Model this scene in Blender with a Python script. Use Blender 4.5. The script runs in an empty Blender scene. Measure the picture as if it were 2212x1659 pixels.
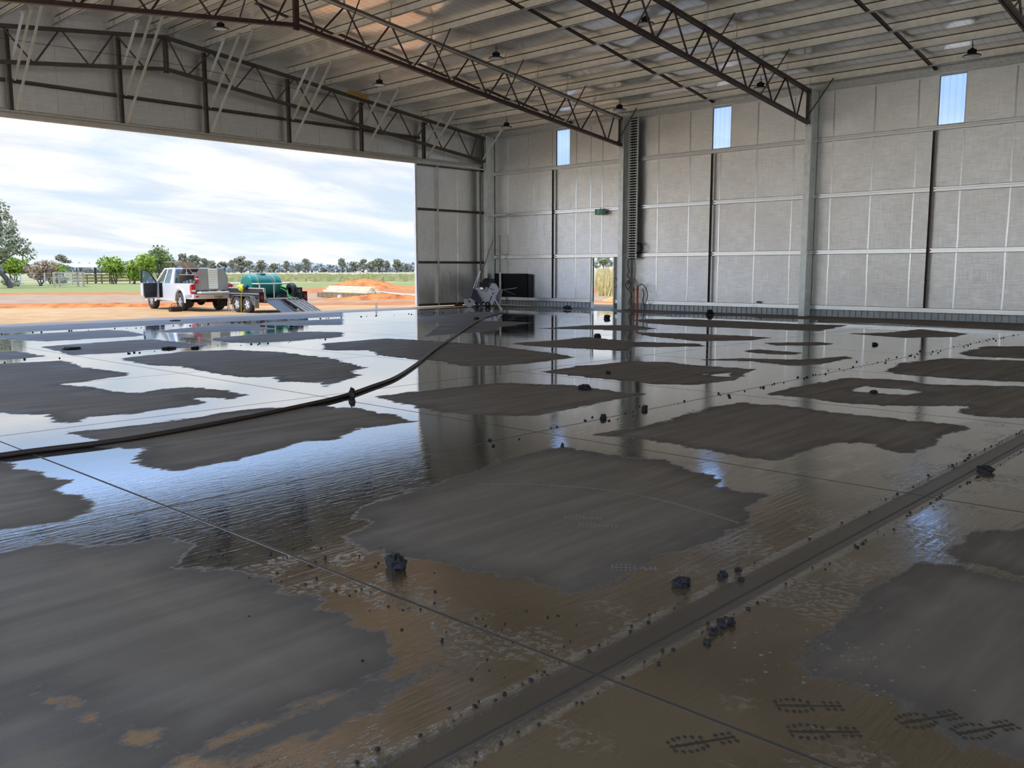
import bpy, math, random
import numpy as np
from mathutils import Vector, Matrix
random.seed(7)
SC = bpy.context.scene
C = SC.collection

# ------------------------------------------------------------------ camera
cam_d = bpy.data.cameras.new('camera'); cam = bpy.data.objects.new('camera', cam_d); C.objects.link(cam)
SC.camera = cam
cam_d.sensor_fit = 'HORIZONTAL'; cam_d.sensor_width = 36.0
cam_d.lens = 36.0*1904.85/2212.0
cam_d.clip_end = 5000; cam_d.clip_start = 0.05
_yaw, _pit, _rol = 0.81685, 0.12907, -0.00207
_f = Vector((math.sin(_yaw)*math.cos(_pit), math.cos(_yaw)*math.cos(_pit), -math.sin(_pit)))
_r = Vector((math.cos(_yaw), -math.sin(_yaw), 0)); _u = _r.cross(_f)
_r2 = _r*math.cos(_rol)+_u*math.sin(_rol); _u2 = _u*math.cos(_rol)-_r*math.sin(_rol)
cam.matrix_world = Matrix(((_r2.x, _u2.x, -_f.x, 0), (_r2.y, _u2.y, -_f.y, 0), (_r2.z, _u2.z, -_f.z, 1.6), (0, 0, 0, 1)))

# ------------------------------------------------------------------ view, sky, sun
SC.view_settings.view_transform = 'Standard'; SC.view_settings.look = 'None'
SC.view_settings.exposure = 0.35; SC.view_settings.gamma = 1.0
SC.view_settings.use_curve_mapping = False
SC.cycles.use_denoising = True
SC.cycles.max_bounces = 10; SC.cycles.diffuse_bounces = 5; SC.cycles.glossy_bounces = 6
SC.cycles.transmission_bounces = 6; SC.cycles.transparent_max_bounces = 8
SC.cycles.sample_clamp_indirect = 6.0
SC.cycles.caustics_reflective = True

class NT:
    """tiny node-tree helper"""
    def __init__(s, tree):
        s.t = tree; s.n = tree.nodes; s.l = tree.links; s.n.clear()
    def new(s, typ, **kw):
        nd = s.n.new(typ)
        for k, v in kw.items(): setattr(nd, k, v)
        return nd
    def put(s, sock, v):
        if v is None: return
        if isinstance(v, bpy.types.NodeSocket): s.l.new(v, sock)
        elif isinstance(v, bpy.types.Node): s.l.new(v.outputs[0], sock)
        else:
            if sock.type == 'RGBA' and len(v) == 3: v = (*v, 1)
            sock.default_value = v
    def math(s, op, a, b=None, c=None, clamp=False):
        nd = s.new('ShaderNodeMath', operation=op, use_clamp=clamp)
        s.put(nd.inputs[0], a); s.put(nd.inputs[1], b); s.put(nd.inputs[2], c)
        return nd.outputs[0]
    def mix(s, f, a, b):
        nd = s.new('ShaderNodeMix', data_type='RGBA')
        s.put(nd.inputs[0], f); s.put(nd.inputs[6], a); s.put(nd.inputs[7], b)
        return nd.outputs[2]
    def mixf(s, f, a, b):
        nd = s.new('ShaderNodeMix', data_type='FLOAT')
        s.put(nd.inputs[0], f); s.put(nd.inputs[2], a); s.put(nd.inputs[3], b)
        return nd.outputs[0]
    def noise(s, vec, scale, detail=3, rough=0.5, dist=0.0):
        nd = s.new('ShaderNodeTexNoise')
        s.put(nd.inputs['Vector'], vec); s.put(nd.inputs['Scale'], scale)
        s.put(nd.inputs['Detail'], detail); s.put(nd.inputs['Roughness'], rough); s.put(nd.inputs['Distortion'], dist)
        return nd.outputs['Fac']
    def sstep(s, v, a, b, lo=0.0, hi=1.0):
        nd = s.new('ShaderNodeMapRange', interpolation_type='SMOOTHSTEP')
        s.put(nd.inputs[0], v); s.put(nd.inputs[1], a); s.put(nd.inputs[2], b); s.put(nd.inputs[3], lo); s.put(nd.inputs[4], hi)
        return nd.outputs[0]
    def scale(s, vec, sc, rot=(0, 0, 0)):
        nd = s.new('ShaderNodeMapping'); s.put(nd.inputs[0], vec); nd.inputs['Scale'].default_value = sc; nd.inputs['Rotation'].default_value = rot
        return nd.outputs[0]
    def pos(s): return s.new('ShaderNodeNewGeometry').outputs['Position']
    def obj(s): return s.new('ShaderNodeTexCoord').outputs['Object']
    def xyz(s, v):
        nd = s.new('ShaderNodeSeparateXYZ'); s.put(nd.inputs[0], v); return nd.outputs
    def comb(s, x, y, z):
        nd = s.new('ShaderNodeCombineXYZ'); s.put(nd.inputs[0], x); s.put(nd.inputs[1], y); s.put(nd.inputs[2], z); return nd.outputs[0]
    def bump(s, h, strength, dist, normal=None):
        nd = s.new('ShaderNodeBump'); s.put(nd.inputs['Height'], h); nd.inputs['Strength'].default_value = strength
        nd.inputs['Distance'].default_value = dist; s.put(nd.inputs['Normal'], normal); return nd.outputs[0]
    def bsdf(s, col=None, rough=0.5, metal=0.0, normal=None, ior=None, spec=None, emit=None, es=0.0, alpha=None, trans=None):
        b = s.new('ShaderNodeBsdfPrincipled')
        s.put(b.inputs['Base Color'], col); s.put(b.inputs['Roughness'], rough); s.put(b.inputs['Metallic'], metal)
        s.put(b.inputs['Normal'], normal); s.put(b.inputs['IOR'], ior); s.put(b.inputs['Specular IOR Level'], spec)
        s.put(b.inputs['Transmission Weight'], trans)
        if emit is not None: s.put(b.inputs['Emission Color'], emit); b.inputs['Emission Strength'].default_value = es
        return b
    def out(s, sh):
        o = s.new('ShaderNodeOutputMaterial'); s.l.new(sh.outputs[0] if isinstance(sh, bpy.types.Node) else sh, o.inputs[0])

def mat(name):
    m = bpy.data.materials.new(name); m.use_nodes = True
    return m, NT(m.node_tree)

# sky: blue, mostly covered by streaky white cloud
wd = bpy.data.worlds.new('sky'); SC.world = wd; wd.use_nodes = True
w = NT(wd.node_tree)
g = w.new('ShaderNodeTexCoord').outputs['Generated']
sx, sy, sz = w.xyz(g)
zc = w.math('MAXIMUM', sz, 0.0)
den = w.math('ADD', zc, 0.20)
pv = w.comb(w.math('DIVIDE', sx, den), w.math('DIVIDE', sy, den), 0.0)
n1 = w.noise(w.scale(pv, (0.8, 0.9, 1), (0, 0, 0.5)), 1.1, 7, 0.55, 0.6)
n2 = w.noise(w.scale(pv, (0.5, 1.3, 1), (0, 0, 0.9)), 2.6, 6, 0.6, 0.3)
cl = w.math('ADD', w.math('MULTIPLY', n1, 0.72), w.math('MULTIPLY', n2, 0.28))
band = w.math('MULTIPLY', w.sstep(zc, 0.13, 0.21), 0.22)     # clearer sky higher up
low = w.math('MULTIPLY', w.math('MULTIPLY', w.sstep(zc, 0.005, 0.02), w.sstep(zc, 0.05, 0.03)), 0.05)
cov = w.sstep(w.math('SUBTRACT', w.math('SUBTRACT', cl, band), low), 0.29, 0.60)
blue = w.mix(w.sstep(zc, 0.0, 0.25), (0.66, 0.83, 0.95), (0.40, 0.60, 1.0))
white = w.mix(w.sstep(n2, 0.35, 0.62), (0.80, 0.84, 0.90), (1.06, 1.06, 1.06))
col = w.mix(cov, blue, white)
lift = w.math('ADD', 1.0, w.math('MULTIPLY', w.sstep(zc, 0.165, 0.30), 1.9))   # sunlit high cloud is brighter
colv = w.new('ShaderNodeVectorMath', operation='SCALE'); w.put(colv.inputs[0], col); w.put(colv.inputs['Scale'], lift); col = colv.outputs[0]
bg = w.new('ShaderNodeBackground'); w.put(bg.inputs[0], col); bg.inputs[1].default_value = .82
wo = w.new('ShaderNodeOutputWorld'); w.l.new(bg.outputs[0], wo.inputs[0])

sun_d = bpy.data.lights.new('sun', 'SUN'); sun_d.energy = 2.7; sun_d.angle = 0.012; sun_d.color = (1.0, 0.93, 0.82)
sun = bpy.data.objects.new('sun', sun_d); C.objects.link(sun)
_d = Vector((-0.38, 0.19, 1.0)).normalized()
sun.rotation_euler = _d.to_track_quat('Z', 'Y').to_euler(); sun.location = (0, 60, 60)
# ------------------------------------------------------------------ mesh helpers
OFF = {}
def V3(*a): return Vector(a)
class MB:
    """collects shapes for ONE mesh object"""
    def __init__(s): s.v = []; s.f = []; s.sm = []
    def add(s, vs, fs, smooth=False):
        b = len(s.v); s.v += [tuple(x) for x in vs]; s.f += [tuple(b+i for i in q) for q in fs]; s.sm += [smooth]*len(fs); return s
    def box(s, x0, y0, z0, x1, y1, z1):
        return s.add([(x0,y0,z0),(x1,y0,z0),(x1,y1,z0),(x0,y1,z0),(x0,y0,z1),(x1,y0,z1),(x1,y1,z1),(x0,y1,z1)],
                     [(3,2,1,0),(4,5,6,7),(0,1,5,4),(1,2,6,5),(2,3,7,6),(3,0,4,7)])
    def bar(s, p, q, w, h, up=(0,0,1)):
        p, q = Vector(p), Vector(q); d = (q-p).normalized(); u = Vector(up)
        if abs(d.dot(u)) > .99: u = Vector((0,1,0))
        a = d.cross(u).normalized()*w/2; b = a.cross(d).normalized()*h/2
        c = [p-a-b, p+a-b, p+a+b, p-a+b, q-a-b, q+a-b, q+a+b, q-a+b]
        return s.add(c, [(3,2,1,0),(4,5,6,7),(0,1,5,4),(1,2,6,5),(2,3,7,6),(3,0,4,7)])
    def tube(s, pts, r, n=8, cap=True, smooth=True):
        pts = [Vector(p) for p in pts]; m = len(pts); R = r if hasattr(r, '__len__') else [r]*m
        vs = []; a0 = None
        for i, p in enumerate(pts):
            d = (pts[min(i+1, m-1)]-pts[max(i-1, 0)]).normalized()
            if a0 is None:
                u = Vector((0,0,1)) if abs(d.z) < .9 else Vector((1,0,0)); a0 = d.cross(u).normalized()
            a0 = (a0-d*a0.dot(d)).normalized(); b0 = d.cross(a0)
            for k in range(n):
                t = 2*math.pi*k/n; vs.append(p+(a0*math.cos(t)+b0*math.sin(t))*R[i])
        fs = [(i*n+k, i*n+(k+1) % n, (i+1)*n+(k+1) % n, (i+1)*n+k) for i in range(m-1) for k in range(n)]
        s.add(vs, fs, smooth)
        if cap:
            s.add(vs[:n], [tuple(range(n-1, -1, -1))]); s.add(vs[-n:], [tuple(range(n))])
        return s
    def lathe(s, prof, c=(0,0,0), n=24, axis='z', smooth=True):
        vs = []
        for r, h in prof:
            for k in range(n):
                t = 2*math.pi*k/n; x, y = r*math.cos(t), r*math.sin(t)
                p = (x, y, h) if axis == 'z' else ((h, x, y) if axis == 'x' else (y, h, x))
                vs.append((p[0]+c[0], p[1]+c[1], p[2]+c[2]))
        m = len(prof)
        return s.add(vs, [(i*n+k, i*n+(k+1) % n, (i+1)*n+(k+1) % n, (i+1)*n+k) for i in range(m-1) for k in range(n)], smooth)
    def prism(s, poly, t0, t1, axis='z'):
        n = len(poly)
        def P(a, b, t): return (a, b, t) if axis == 'z' else ((t, a, b) if axis == 'x' else (a, t, b))
        vs = [P(a, b, t0) for a, b in poly]+[P(a, b, t1) for a, b in poly]
        return s.add(vs, [tuple(range(n-1, -1, -1)), tuple(range(n, 2*n))]+[(i, (i+1) % n, n+(i+1) % n, n+i) for i in range(n)])
    def blob(s, c, r, seed=0, rough=.25, n=10, m=7, flat=None):
        rnd = random.Random(seed); vs = []; ph = [rnd.uniform(0, 6.28) for _ in range(6)]
        for i in range(m+1):
            a = math.pi*i/m
            for k in range(n):
                t = 2*math.pi*k/n
                q = 1+rough*(math.sin(3*t+ph[0]+2*a)*.5+math.sin(5*a+ph[1]+t)*.35)+rnd.uniform(-rough, rough)*.6
                if i in (0, m): q = 1
                z = math.cos(a)*r[2]*q
                if flat is not None: z = max(z, flat)
                vs.append((c[0]+math.sin(a)*math.cos(t)*r[0]*q, c[1]+math.sin(a)*math.sin(t)*r[1]*q, c[2]+z))
        return s.add(vs, [(i*n+k, (i+1)*n+k, (i+1)*n+(k+1) % n, i*n+(k+1) % n) for i in range(m) for k in range(n)], False)
    def loft(s, rings, cap=True, smooth=False, closed=True):
        n = len(rings[0]); vs = [p for r in rings for p in r]; kk = n if closed else n-1
        s.add(vs, [(i*n+k, i*n+(k+1) % n, (i+1)*n+(k+1) % n, (i+1)*n+k) for i in range(len(rings)-1) for k in range(kk)], smooth)
        if cap: s.add(rings[0], [tuple(range(n-1, -1, -1))]); s.add(rings[-1], [tuple(range(n))])
        return s
    def build(s, name, m, parent=None, local=False, bevel=0):
        me = bpy.data.meshes.new(name); vs = s.v
        off = Vector((0,0,0))
        if parent is not None and not local:
            off = OFF.get(parent.name, Vector((0,0,0))); vs = [(a-off.x, b-off.y, c-off.z) for a, b, c in vs]
        me.from_pydata(vs, [], s.f); me.polygons.foreach_set('use_smooth', s.sm); me.update()
        if m is not None: me.materials.append(m)
        o = bpy.data.objects.new(name, me); C.objects.link(o)
        if parent is not None: o.parent = parent; OFF[o.name] = off
        if bevel:
            b = o.modifiers.new('bevel', 'BEVEL'); b.width = bevel; b.segments = 2; b.limit_method = 'ANGLE'
        return o
def tag(o, label=None, cat=None, group=None, kind=None):
    if label: o['label'] = label
    if cat: o['category'] = cat
    if group: o['group'] = group
    if kind: o['kind'] = kind
    return o
def empty(name, loc, rz=0.0):
    o = bpy.data.objects.new(name, None); C.objects.link(o); o.location = loc; o.rotation_euler = (0, 0, rz)
    o.empty_display_size = .1; OFF[o.name] = Vector(loc); return o
def struct(name, mb, m, parent=None):
    o = mb.build(name, m, parent)
    if parent is None: o['kind'] = 'structure'
    return o
def copy_tree(o, parent=None):
    c = o.copy(); C.objects.link(c)
    if parent is not None: c.parent = parent
    for ch in [x for x in o.children]: copy_tree(ch, c)
    return c
def smooth_path(pts, n=6):
    pts = [Vector(p) for p in pts]; out = []
    for i in range(len(pts)-1):
        p0, p1, p2, p3 = pts[max(i-1, 0)], pts[i], pts[i+1], pts[min(i+2, len(pts)-1)]
        for k in range(n):
            t = k/n
            out.append(.5*((2*p1)+(p2-p0)*t+(2*p0-5*p1+4*p2-p3)*t*t+(3*p1-p0-3*p2+p3)*t**3))
    return out+[pts[-1]]
ORD = ['', 'first', 'second', 'third', 'fourth', 'fifth', 'sixth', 'seventh', 'eighth', 'ninth', 'tenth', 'eleventh', 'twelfth',
       'thirteenth', 'fourteenth', 'fifteenth', 'sixteenth', 'seventeenth', 'eighteenth', 'nineteenth', 'twentieth',
       'twenty-first', 'twenty-second', 'twenty-third', 'twenty-fourth', 'twenty-fifth', 'twenty-sixth', 'twenty-seventh', 'twenty-eighth', 'twenty-ninth', 'thirtieth']

# ------------------------------------------------------------------ materials
MT = {}
def simple(name, col, rough=.5, metal=0.0, var=0.0, sc=6.0, bumpd=0.0, spec=None):
    m, t = mat(name); c = (*col, 1); nrm = None
    p = t.obj()
    if var:
        n = t.noise(p, sc, 4, .6)
        c = t.mix(t.sstep(n, .3, .7), tuple(x*(1-var) for x in col), tuple(min(1, x*(1+var)) for x in col))
    if bumpd: nrm = t.bump(t.noise(p, sc*4, 4, .6), .6, bumpd)
    t.out(t.bsdf(c, rough, metal, nrm, spec=spec)); MT[name] = m; return m
galv = simple('galvanised_steel', (.66, .66, .62), .38, .5, .12, 9)
primer = simple('dark_primer_steel', (.055, .026, .020), .45, .0, .2, 5)
primer2 = simple('brown_and_lit_primer_steel', (.10, .075, .055), .5, .0, .15, 5)
purlinm = simple('pale_galvanised_purlin', (.82, .78, .68), .42, .35, .08, 5)
girtm = simple('bright_galvanised', (.95, .95, .94), .24, .75, .03, 6)
columnm = simple('column_steel', (.70, .73, .71), .36, .65, .10, 3)
pale = simple('pale_coated_steel', (.62, .58, .50), .45, .2, .08, 4)
whitem = simple('white_and_sunlit_paint', (.80, .80, .78), .4, .0, .05, 4)
black = simple('black_rubber', (.012, .012, .013), .5)
blackm = simple('black_matt', (.006, .006, .006), .8)
tape = simple('silver_seam_tape', (.86, .87, .88), .22, .9, .05, 8)
darkmetal = simple('dark_metal', (.03, .03, .032), .35, .4)
chrome = simple('bright_metal', (.75, .75, .75), .2, .9)
wood = simple('pale_timber', (.50, .36, .20), .6, 0, .25, 5)
woodpole = simple('brown_timber', (.24, .11, .05), .6, 0, .2, 6)
mudm = simple('wet_mud', (.014, .009, .006), .6, 0, .3, 40, .006)
glass = mat('window_glass')
glass[1].out(glass[1].bsdf((.55, .65, .72), .03, 0, alpha=None, trans=.85, ior=1.1)); glass = glass[0]

# foil faced insulation on the walls
m, t = mat('foil_wall_lining'); p = t.pos()
a = t.noise(t.scale(p, (1.2, 1.2, 28)), 2.2, 4, .65); b_ = t.noise(t.scale(p, (26, 26, .9)), 2.0, 4, .65); c_ = t.noise(p, .7, 3, .5)
v = t.math('ADD', t.math('MULTIPLY', a, .55), t.math('MULTIPLY', b_, .45))
col = t.mix(t.sstep(v, .36, .64), (.74, .725, .695), (.92, .915, .90))
col = t.mix(t.sstep(c_, .35, .7, 0, .25), col, (.60, .57, .52))
h = t.math('ADD', t.math('MULTIPLY', v, .35), t.math('MULTIPLY', t.noise(t.scale(p, (1, 1, .55)), 2.4, 2, .5), 1.0))
t.out(t.bsdf(col, t.sstep(v, .3, .7, .42, .28), .85, t.bump(h, .4, .03))); foil = m
# foil faced blanket under the roof, with its wire safety mesh
m, t = mat('foil_roof_lining'); p = t.pos(); x, y, z = t.xyz(p)
wob = t.math('MULTIPLY', t.math('SUBTRACT', t.noise(p, 1.5, 2), .5), .06)
def wire(u, per, wd):
    fr = t.math('ABSOLUTE', t.math('SUBTRACT', t.math('FRACT', t.math('DIVIDE', t.math('ADD', u, wob), per)), .5))
    return t.sstep(fr, wd/per, wd*.35/per)
gl = t.math('MAXIMUM', wire(y, .30, .009), wire(x, .15, .007))
n = t.noise(p, 1.1, 5, .6); n2 = t.noise(t.scale(p, (9, 1.2, 1)), 1.6, 3, .6)
col = t.mix(t.sstep(n, .3, .7), (.86, .815, .73), (.98, .94, .86))
col = t.mix(t.math('MULTIPLY', gl, .55), col, (.10, .09, .08))
rib = t.math('MULTIPLY', t.math('ABSOLUTE', t.math('SINE', t.math('MULTIPLY', y, math.pi/.30))), .6)
hh = t.math('ADD', t.math('ADD', t.math('MULTIPLY', n2, .9), rib), t.math('MULTIPLY', n, 1.2))
nr = t.bump(hh, .25, .004); ms = t.new('ShaderNodeMixShader'); ms.inputs[0].default_value = .45
t.l.new(t.bsdf(col, t.sstep(n2, .3, .7, .10, .19), 1.0, nr).outputs[0], ms.inputs[1]); t.l.new(t.bsdf(col, .5, .45, nr).outputs[0], ms.inputs[2]); t.out(ms); foilroof = m
# translucent ribbed sheet of the wall lights
m, t = mat('translucent_sheet'); 
tr = t.new('ShaderNodeBsdfTranslucent'); t.put(tr.inputs[0], (.72, .85, .98))
tp = t.new('ShaderNodeBsdfTransparent'); t.put(tp.inputs[0], (.62, .80, .97))
mx = t.new('ShaderNodeMixShader'); mx.inputs[0].default_value = .62; t.l.new(tr.outputs[0], mx.inputs[1]); t.l.new(tp.outputs[0], mx.inputs[2]); t.out(mx); clearsheet = m

# concrete floor: dry panels, water along the saw cuts, brown slurry
m, t = mat('wet_concrete_floor'); p = t.pos(); x, y, z = t.xyz(p)
def attr(nm):
    a = t.new('ShaderNodeAttribute'); a.attribute_name = nm; return a.outputs['Fac']
sd, mu = attr('sd'), attr('mud')
nb = t.noise(p, .9, 5, .6); nm_ = t.noise(t.scale(p, (1, 2.4, 1), (0, 0, .3)), 2.2, 6, .62); nf = t.noise(p, 24, 4, .6)
e = t.math('ADD', sd, t.math('ADD', t.math('MULTIPLY', t.math('SUBTRACT', nm_, .5), .42), t.math('MULTIPLY', t.math('SUBTRACT', nf, .5), .05)))
wet = t.math('MAXIMUM', t.sstep(e, -.015, .045), t.math('MULTIPLY', t.math('MULTIPLY', t.sstep(t.noise(t.scale(p, (.7, 1.6, 1)), 1.1, 4, .6), .48, .66), t.sstep(e, -.75, -.05)), .14)); damp = t.sstep(e, -.30, .0)
st = t.noise(t.scale(p, (.5, 5, 1), (0, 0, .12)), 1.3, 6, .62)
drc = t.mix(t.sstep(st, .3, .72), (.140, .102, .064), (.205, .155, .102))
drc = t.mix(t.sstep(nb, .35, .7, 0, .5), drc, (.155, .115, .074))
drc = t.mix(t.math('MULTIPLY', damp, .55), drc, (.058, .043, .029))
mud = t.math('MULTIPLY', t.sstep(t.math('ADD', mu, t.math('MULTIPLY', t.math('SUBTRACT', nm_, .5), .7)), .35, .62), wet)
wc = t.mix(mud, (.030, .025, .019), t.mix(t.sstep(nb, .35, .65), (.080, .046, .018), (.130, .080, .036)))
col = t.mix(wet, drc, wc)
def joint(u, lst, wd):
    r = None
    for v in lst:
        d = t.math('ABSOLUTE', t.math('SUBTRACT', u, v)); r = d if r is None else t.math('MINIMUM', r, d)
    return t.sstep(r, wd, wd*.45), r
jv, dv = joint(x, (-1.1, 2.66, 6.45, 10.15, 13.82, 17.28, 20.95, 24.6), .013)
ju, du = joint(y, (-1.7, 5.72, 9.43, 13.18, 17.25, 20.86, 24.65), .013)
jw, dw = joint(y, (2.035,), .012)
ed = t.math('ABSOLUTE', t.math('SUBTRACT', t.math('ABSOLUTE', t.math('SUBTRACT', y, 2.075)), .105))
j = t.math('MAXIMUM', t.math('MAXIMUM', jv, ju), jw)
strip = t.sstep(t.math('ABSOLUTE', t.math('SUBTRACT', y, 2.075)), .11, .085)      # smooth formed strip of the wide joint
col = t.mix(t.math('MULTIPLY', strip, .6), col, (.045, .034, .023))
col = t.mix(t.math('MULTIPLY', j, .85), col, (.014, .010, .007))
rw = t.sstep(t.noise(p, 1.7, 4), .35, .7, .015, .075)
rough = t.mixf(wet, t.sstep(st, .3, .7, .70, .58), t.mixf(mud, rw, t.sstep(nf, .3, .7, .07, .18)))
rough = t.mixf(strip, rough, .38)
# relief: fine ripples in the water, ridges and crumbs in the slurry
rp = t.noise(t.scale(p, (5, 26, 1), (0, 0, -.12)), 1.0, 4, .65, .4)
near = t.sstep(y, 8.5, 4.5)
lump = t.noise(p, 26, 5, .65); drag = t.noise(t.scale(p, (2.2, 30, 1), (0, 0, .55)), 1.0, 4, .6, .5)
hw = t.math('MULTIPLY', t.math('MULTIPLY', rp, .30), t.mixf(near, .10, .7))
nearj = t.math('MAXIMUM', t.sstep(t.math('ABSOLUTE', t.math('SUBTRACT', y, 2.0)), .75, .15), t.sstep(t.math('ABSOLUTE', t.math('SUBTRACT', x, 2.66)), .40, .1))
patch = t.math('MULTIPLY', nearj, t.sstep(t.noise(p, 2.1, 3), .48, .62))
hm = t.math('ADD', t.math('MULTIPLY', t.math('MULTIPLY', t.sstep(lump, .50, .70), .75), patch), t.math('MULTIPLY', drag, .34))
ridge = t.math('MULTIPLY', t.math('ADD', t.sstep(t.math('ABSOLUTE', t.math('SUBTRACT', ed, .02)), .03, .0), 0.0), t.math('MULTIPLY', t.sstep(lump, .4, .75), 1.4))
hd = t.math('MULTIPLY', t.math('ADD', nf, t.noise(p, 90, 3)), .10)
h = t.mixf(wet, hd, t.mixf(mud, hw, hm))
h = t.math('ADD', t.math('MULTIPLY', h, t.math('SUBTRACT', 1.0, strip)), t.math('MULTIPLY', ridge, t.sstep(y, .0, .5)))
h = t.math('SUBTRACT', h, t.math('MULTIPLY', j, .25))
rough = t.mixf(j, rough, .6)
nrm = t.bump(h, .55, .010); film = t.new('ShaderNodeBsdfGlossy'); t.put(film.inputs['Color'], (.86, .86, .85)); t.put(film.inputs['Roughness'], rough); t.put(film.inputs['Normal'], nrm)
ms = t.new('ShaderNodeMixShader'); t.put(ms.inputs[0], t.math('MULTIPLY', t.math('MULTIPLY', wet, t.mixf(mud, .44, .17)), t.math('MULTIPLY', t.math('SUBTRACT', 1.0, strip), t.math('SUBTRACT', 1.0, j))))     # glossy standing film
t.l.new(t.bsdf(col, rough, 0, nrm, ior=t.mixf(wet, 1.5, 1.95)).outputs[0], ms.inputs[1]); t.l.new(film.outputs[0], ms.inputs[2]); t.out(ms); floorm = m

# red dirt yard, mown grass and straw paddock
m, t = mat('red_dirt_and_grass'); p = t.pos(); x, y, z = t.xyz(p)
D = t.math('ADD', t.math('MULTIPLY', x, .66), t.math('MULTIPLY', y, .75))      # metres out from the shed
nn = t.noise(p, .12, 5, .62); nm2 = t.noise(t.scale(p, (1, 1, 1)), .9, 6, .65); nf2 = t.noise(p, 7, 5, .7)
Dn = t.math('ADD', D, t.math('MULTIPLY', t.math('SUBTRACT', nn, .5), 9.0))
tan_ = t.mix(t.sstep(nm2, .3, .7), (.40, .225, .095), (.50, .305, .14))
red = t.mix(t.sstep(nm2, .3, .7), (.33, .105, .03), (.47, .19, .07))
bro = t.mix(t.sstep(nm2, .3, .7), (.29, .18, .10), (.37, .245, .145))
gra = t.mix(t.sstep(nf2, .3, .7), (.17, .18, .045), (.29, .27, .10))
stw = t.mix(t.sstep(nn, .3, .7), (.27, .24, .085), (.38, .31, .15))
far = t.mix(t.sstep(t.noise(p, .03, 4), .3, .7), (.34, .28, .15), (.42, .33, .19))
c = t.mix(t.sstep(Dn, 44.0, 45.5), tan_, red)
c = t.mix(t.sstep(Dn, 47.5, 50.0), c, bro)
c = t.mix(t.sstep(Dn, 64.0, 67.0), c, red)
lft = t.sstep(t.math('DIVIDE', x, y), .72, .58)
Dg = t.math('ADD', Dn, t.math('MULTIPLY', lft, 16.0))
c = t.mix(t.sstep(Dg, 86.0, 91.0), c, gra)
c = t.mix(t.sstep(Dn, 118, 130), c, stw)
c = t.mix(t.sstep(Dn, 210, 300), c, far)
edge = t.math('MULTIPLY', t.sstep(y, 30.2, 29.6), t.sstep(x, 29.6, 29.3))
c = t.mix(t.math('MULTIPLY', edge, .8), c, (.50, .42, .29))
c = t.mix(t.sstep(x, -.9, -1.3), c, t.mix(t.sstep(x, -22, -30), c, (.66, .52, .34)))          # unseen pale ground added on the left to bounce light indoors
c = t.mix(t.math('MULTIPLY', t.math('MULTIPLY', t.sstep(x, 29.25, 29.35), t.sstep(x, 36.0, 34.0)), t.sstep(y, 28.6, 27.8)), c, (.10, .072, .055))     # building's shade outside the right wall, put into the ground colour
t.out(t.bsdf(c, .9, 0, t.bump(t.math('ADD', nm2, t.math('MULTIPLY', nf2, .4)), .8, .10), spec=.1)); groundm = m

# ------------------------------------------------------------------ dimensions
XL, XR, XC = -1.15, 29.25, 14.05          # inside faces of the side walls, ridge line
YB, YF = -10.0, 29.02                     # back wall, front wall
def rz(x, base=9.55): return base-.115*abs(x-XC)
COLY = (5.8, 13.45, 21.1, 28.62)

# ------------------------------------------------------------------ ground and floor
b = MB(); N = 24
xs = [-3000, -800, -250, -60, -2, 10, 20, 30, 45, 70, 120, 300, 900, 3000]; ys = [-900, -100, -11, 0, 15, 29.3, 36, 45, 60, 90, 140, 300, 900, 3000]
vs = [(xx, yy, -.12) for yy in ys for xx in xs]; k = len(xs)
b.add(vs, [(i*k+q, i*k+q+1, (i+1)*k+q+1, (i+1)*k+q) for i in range(len(ys)-1) for q in range(k-1)])
struct('ground', b, groundm)

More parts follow.
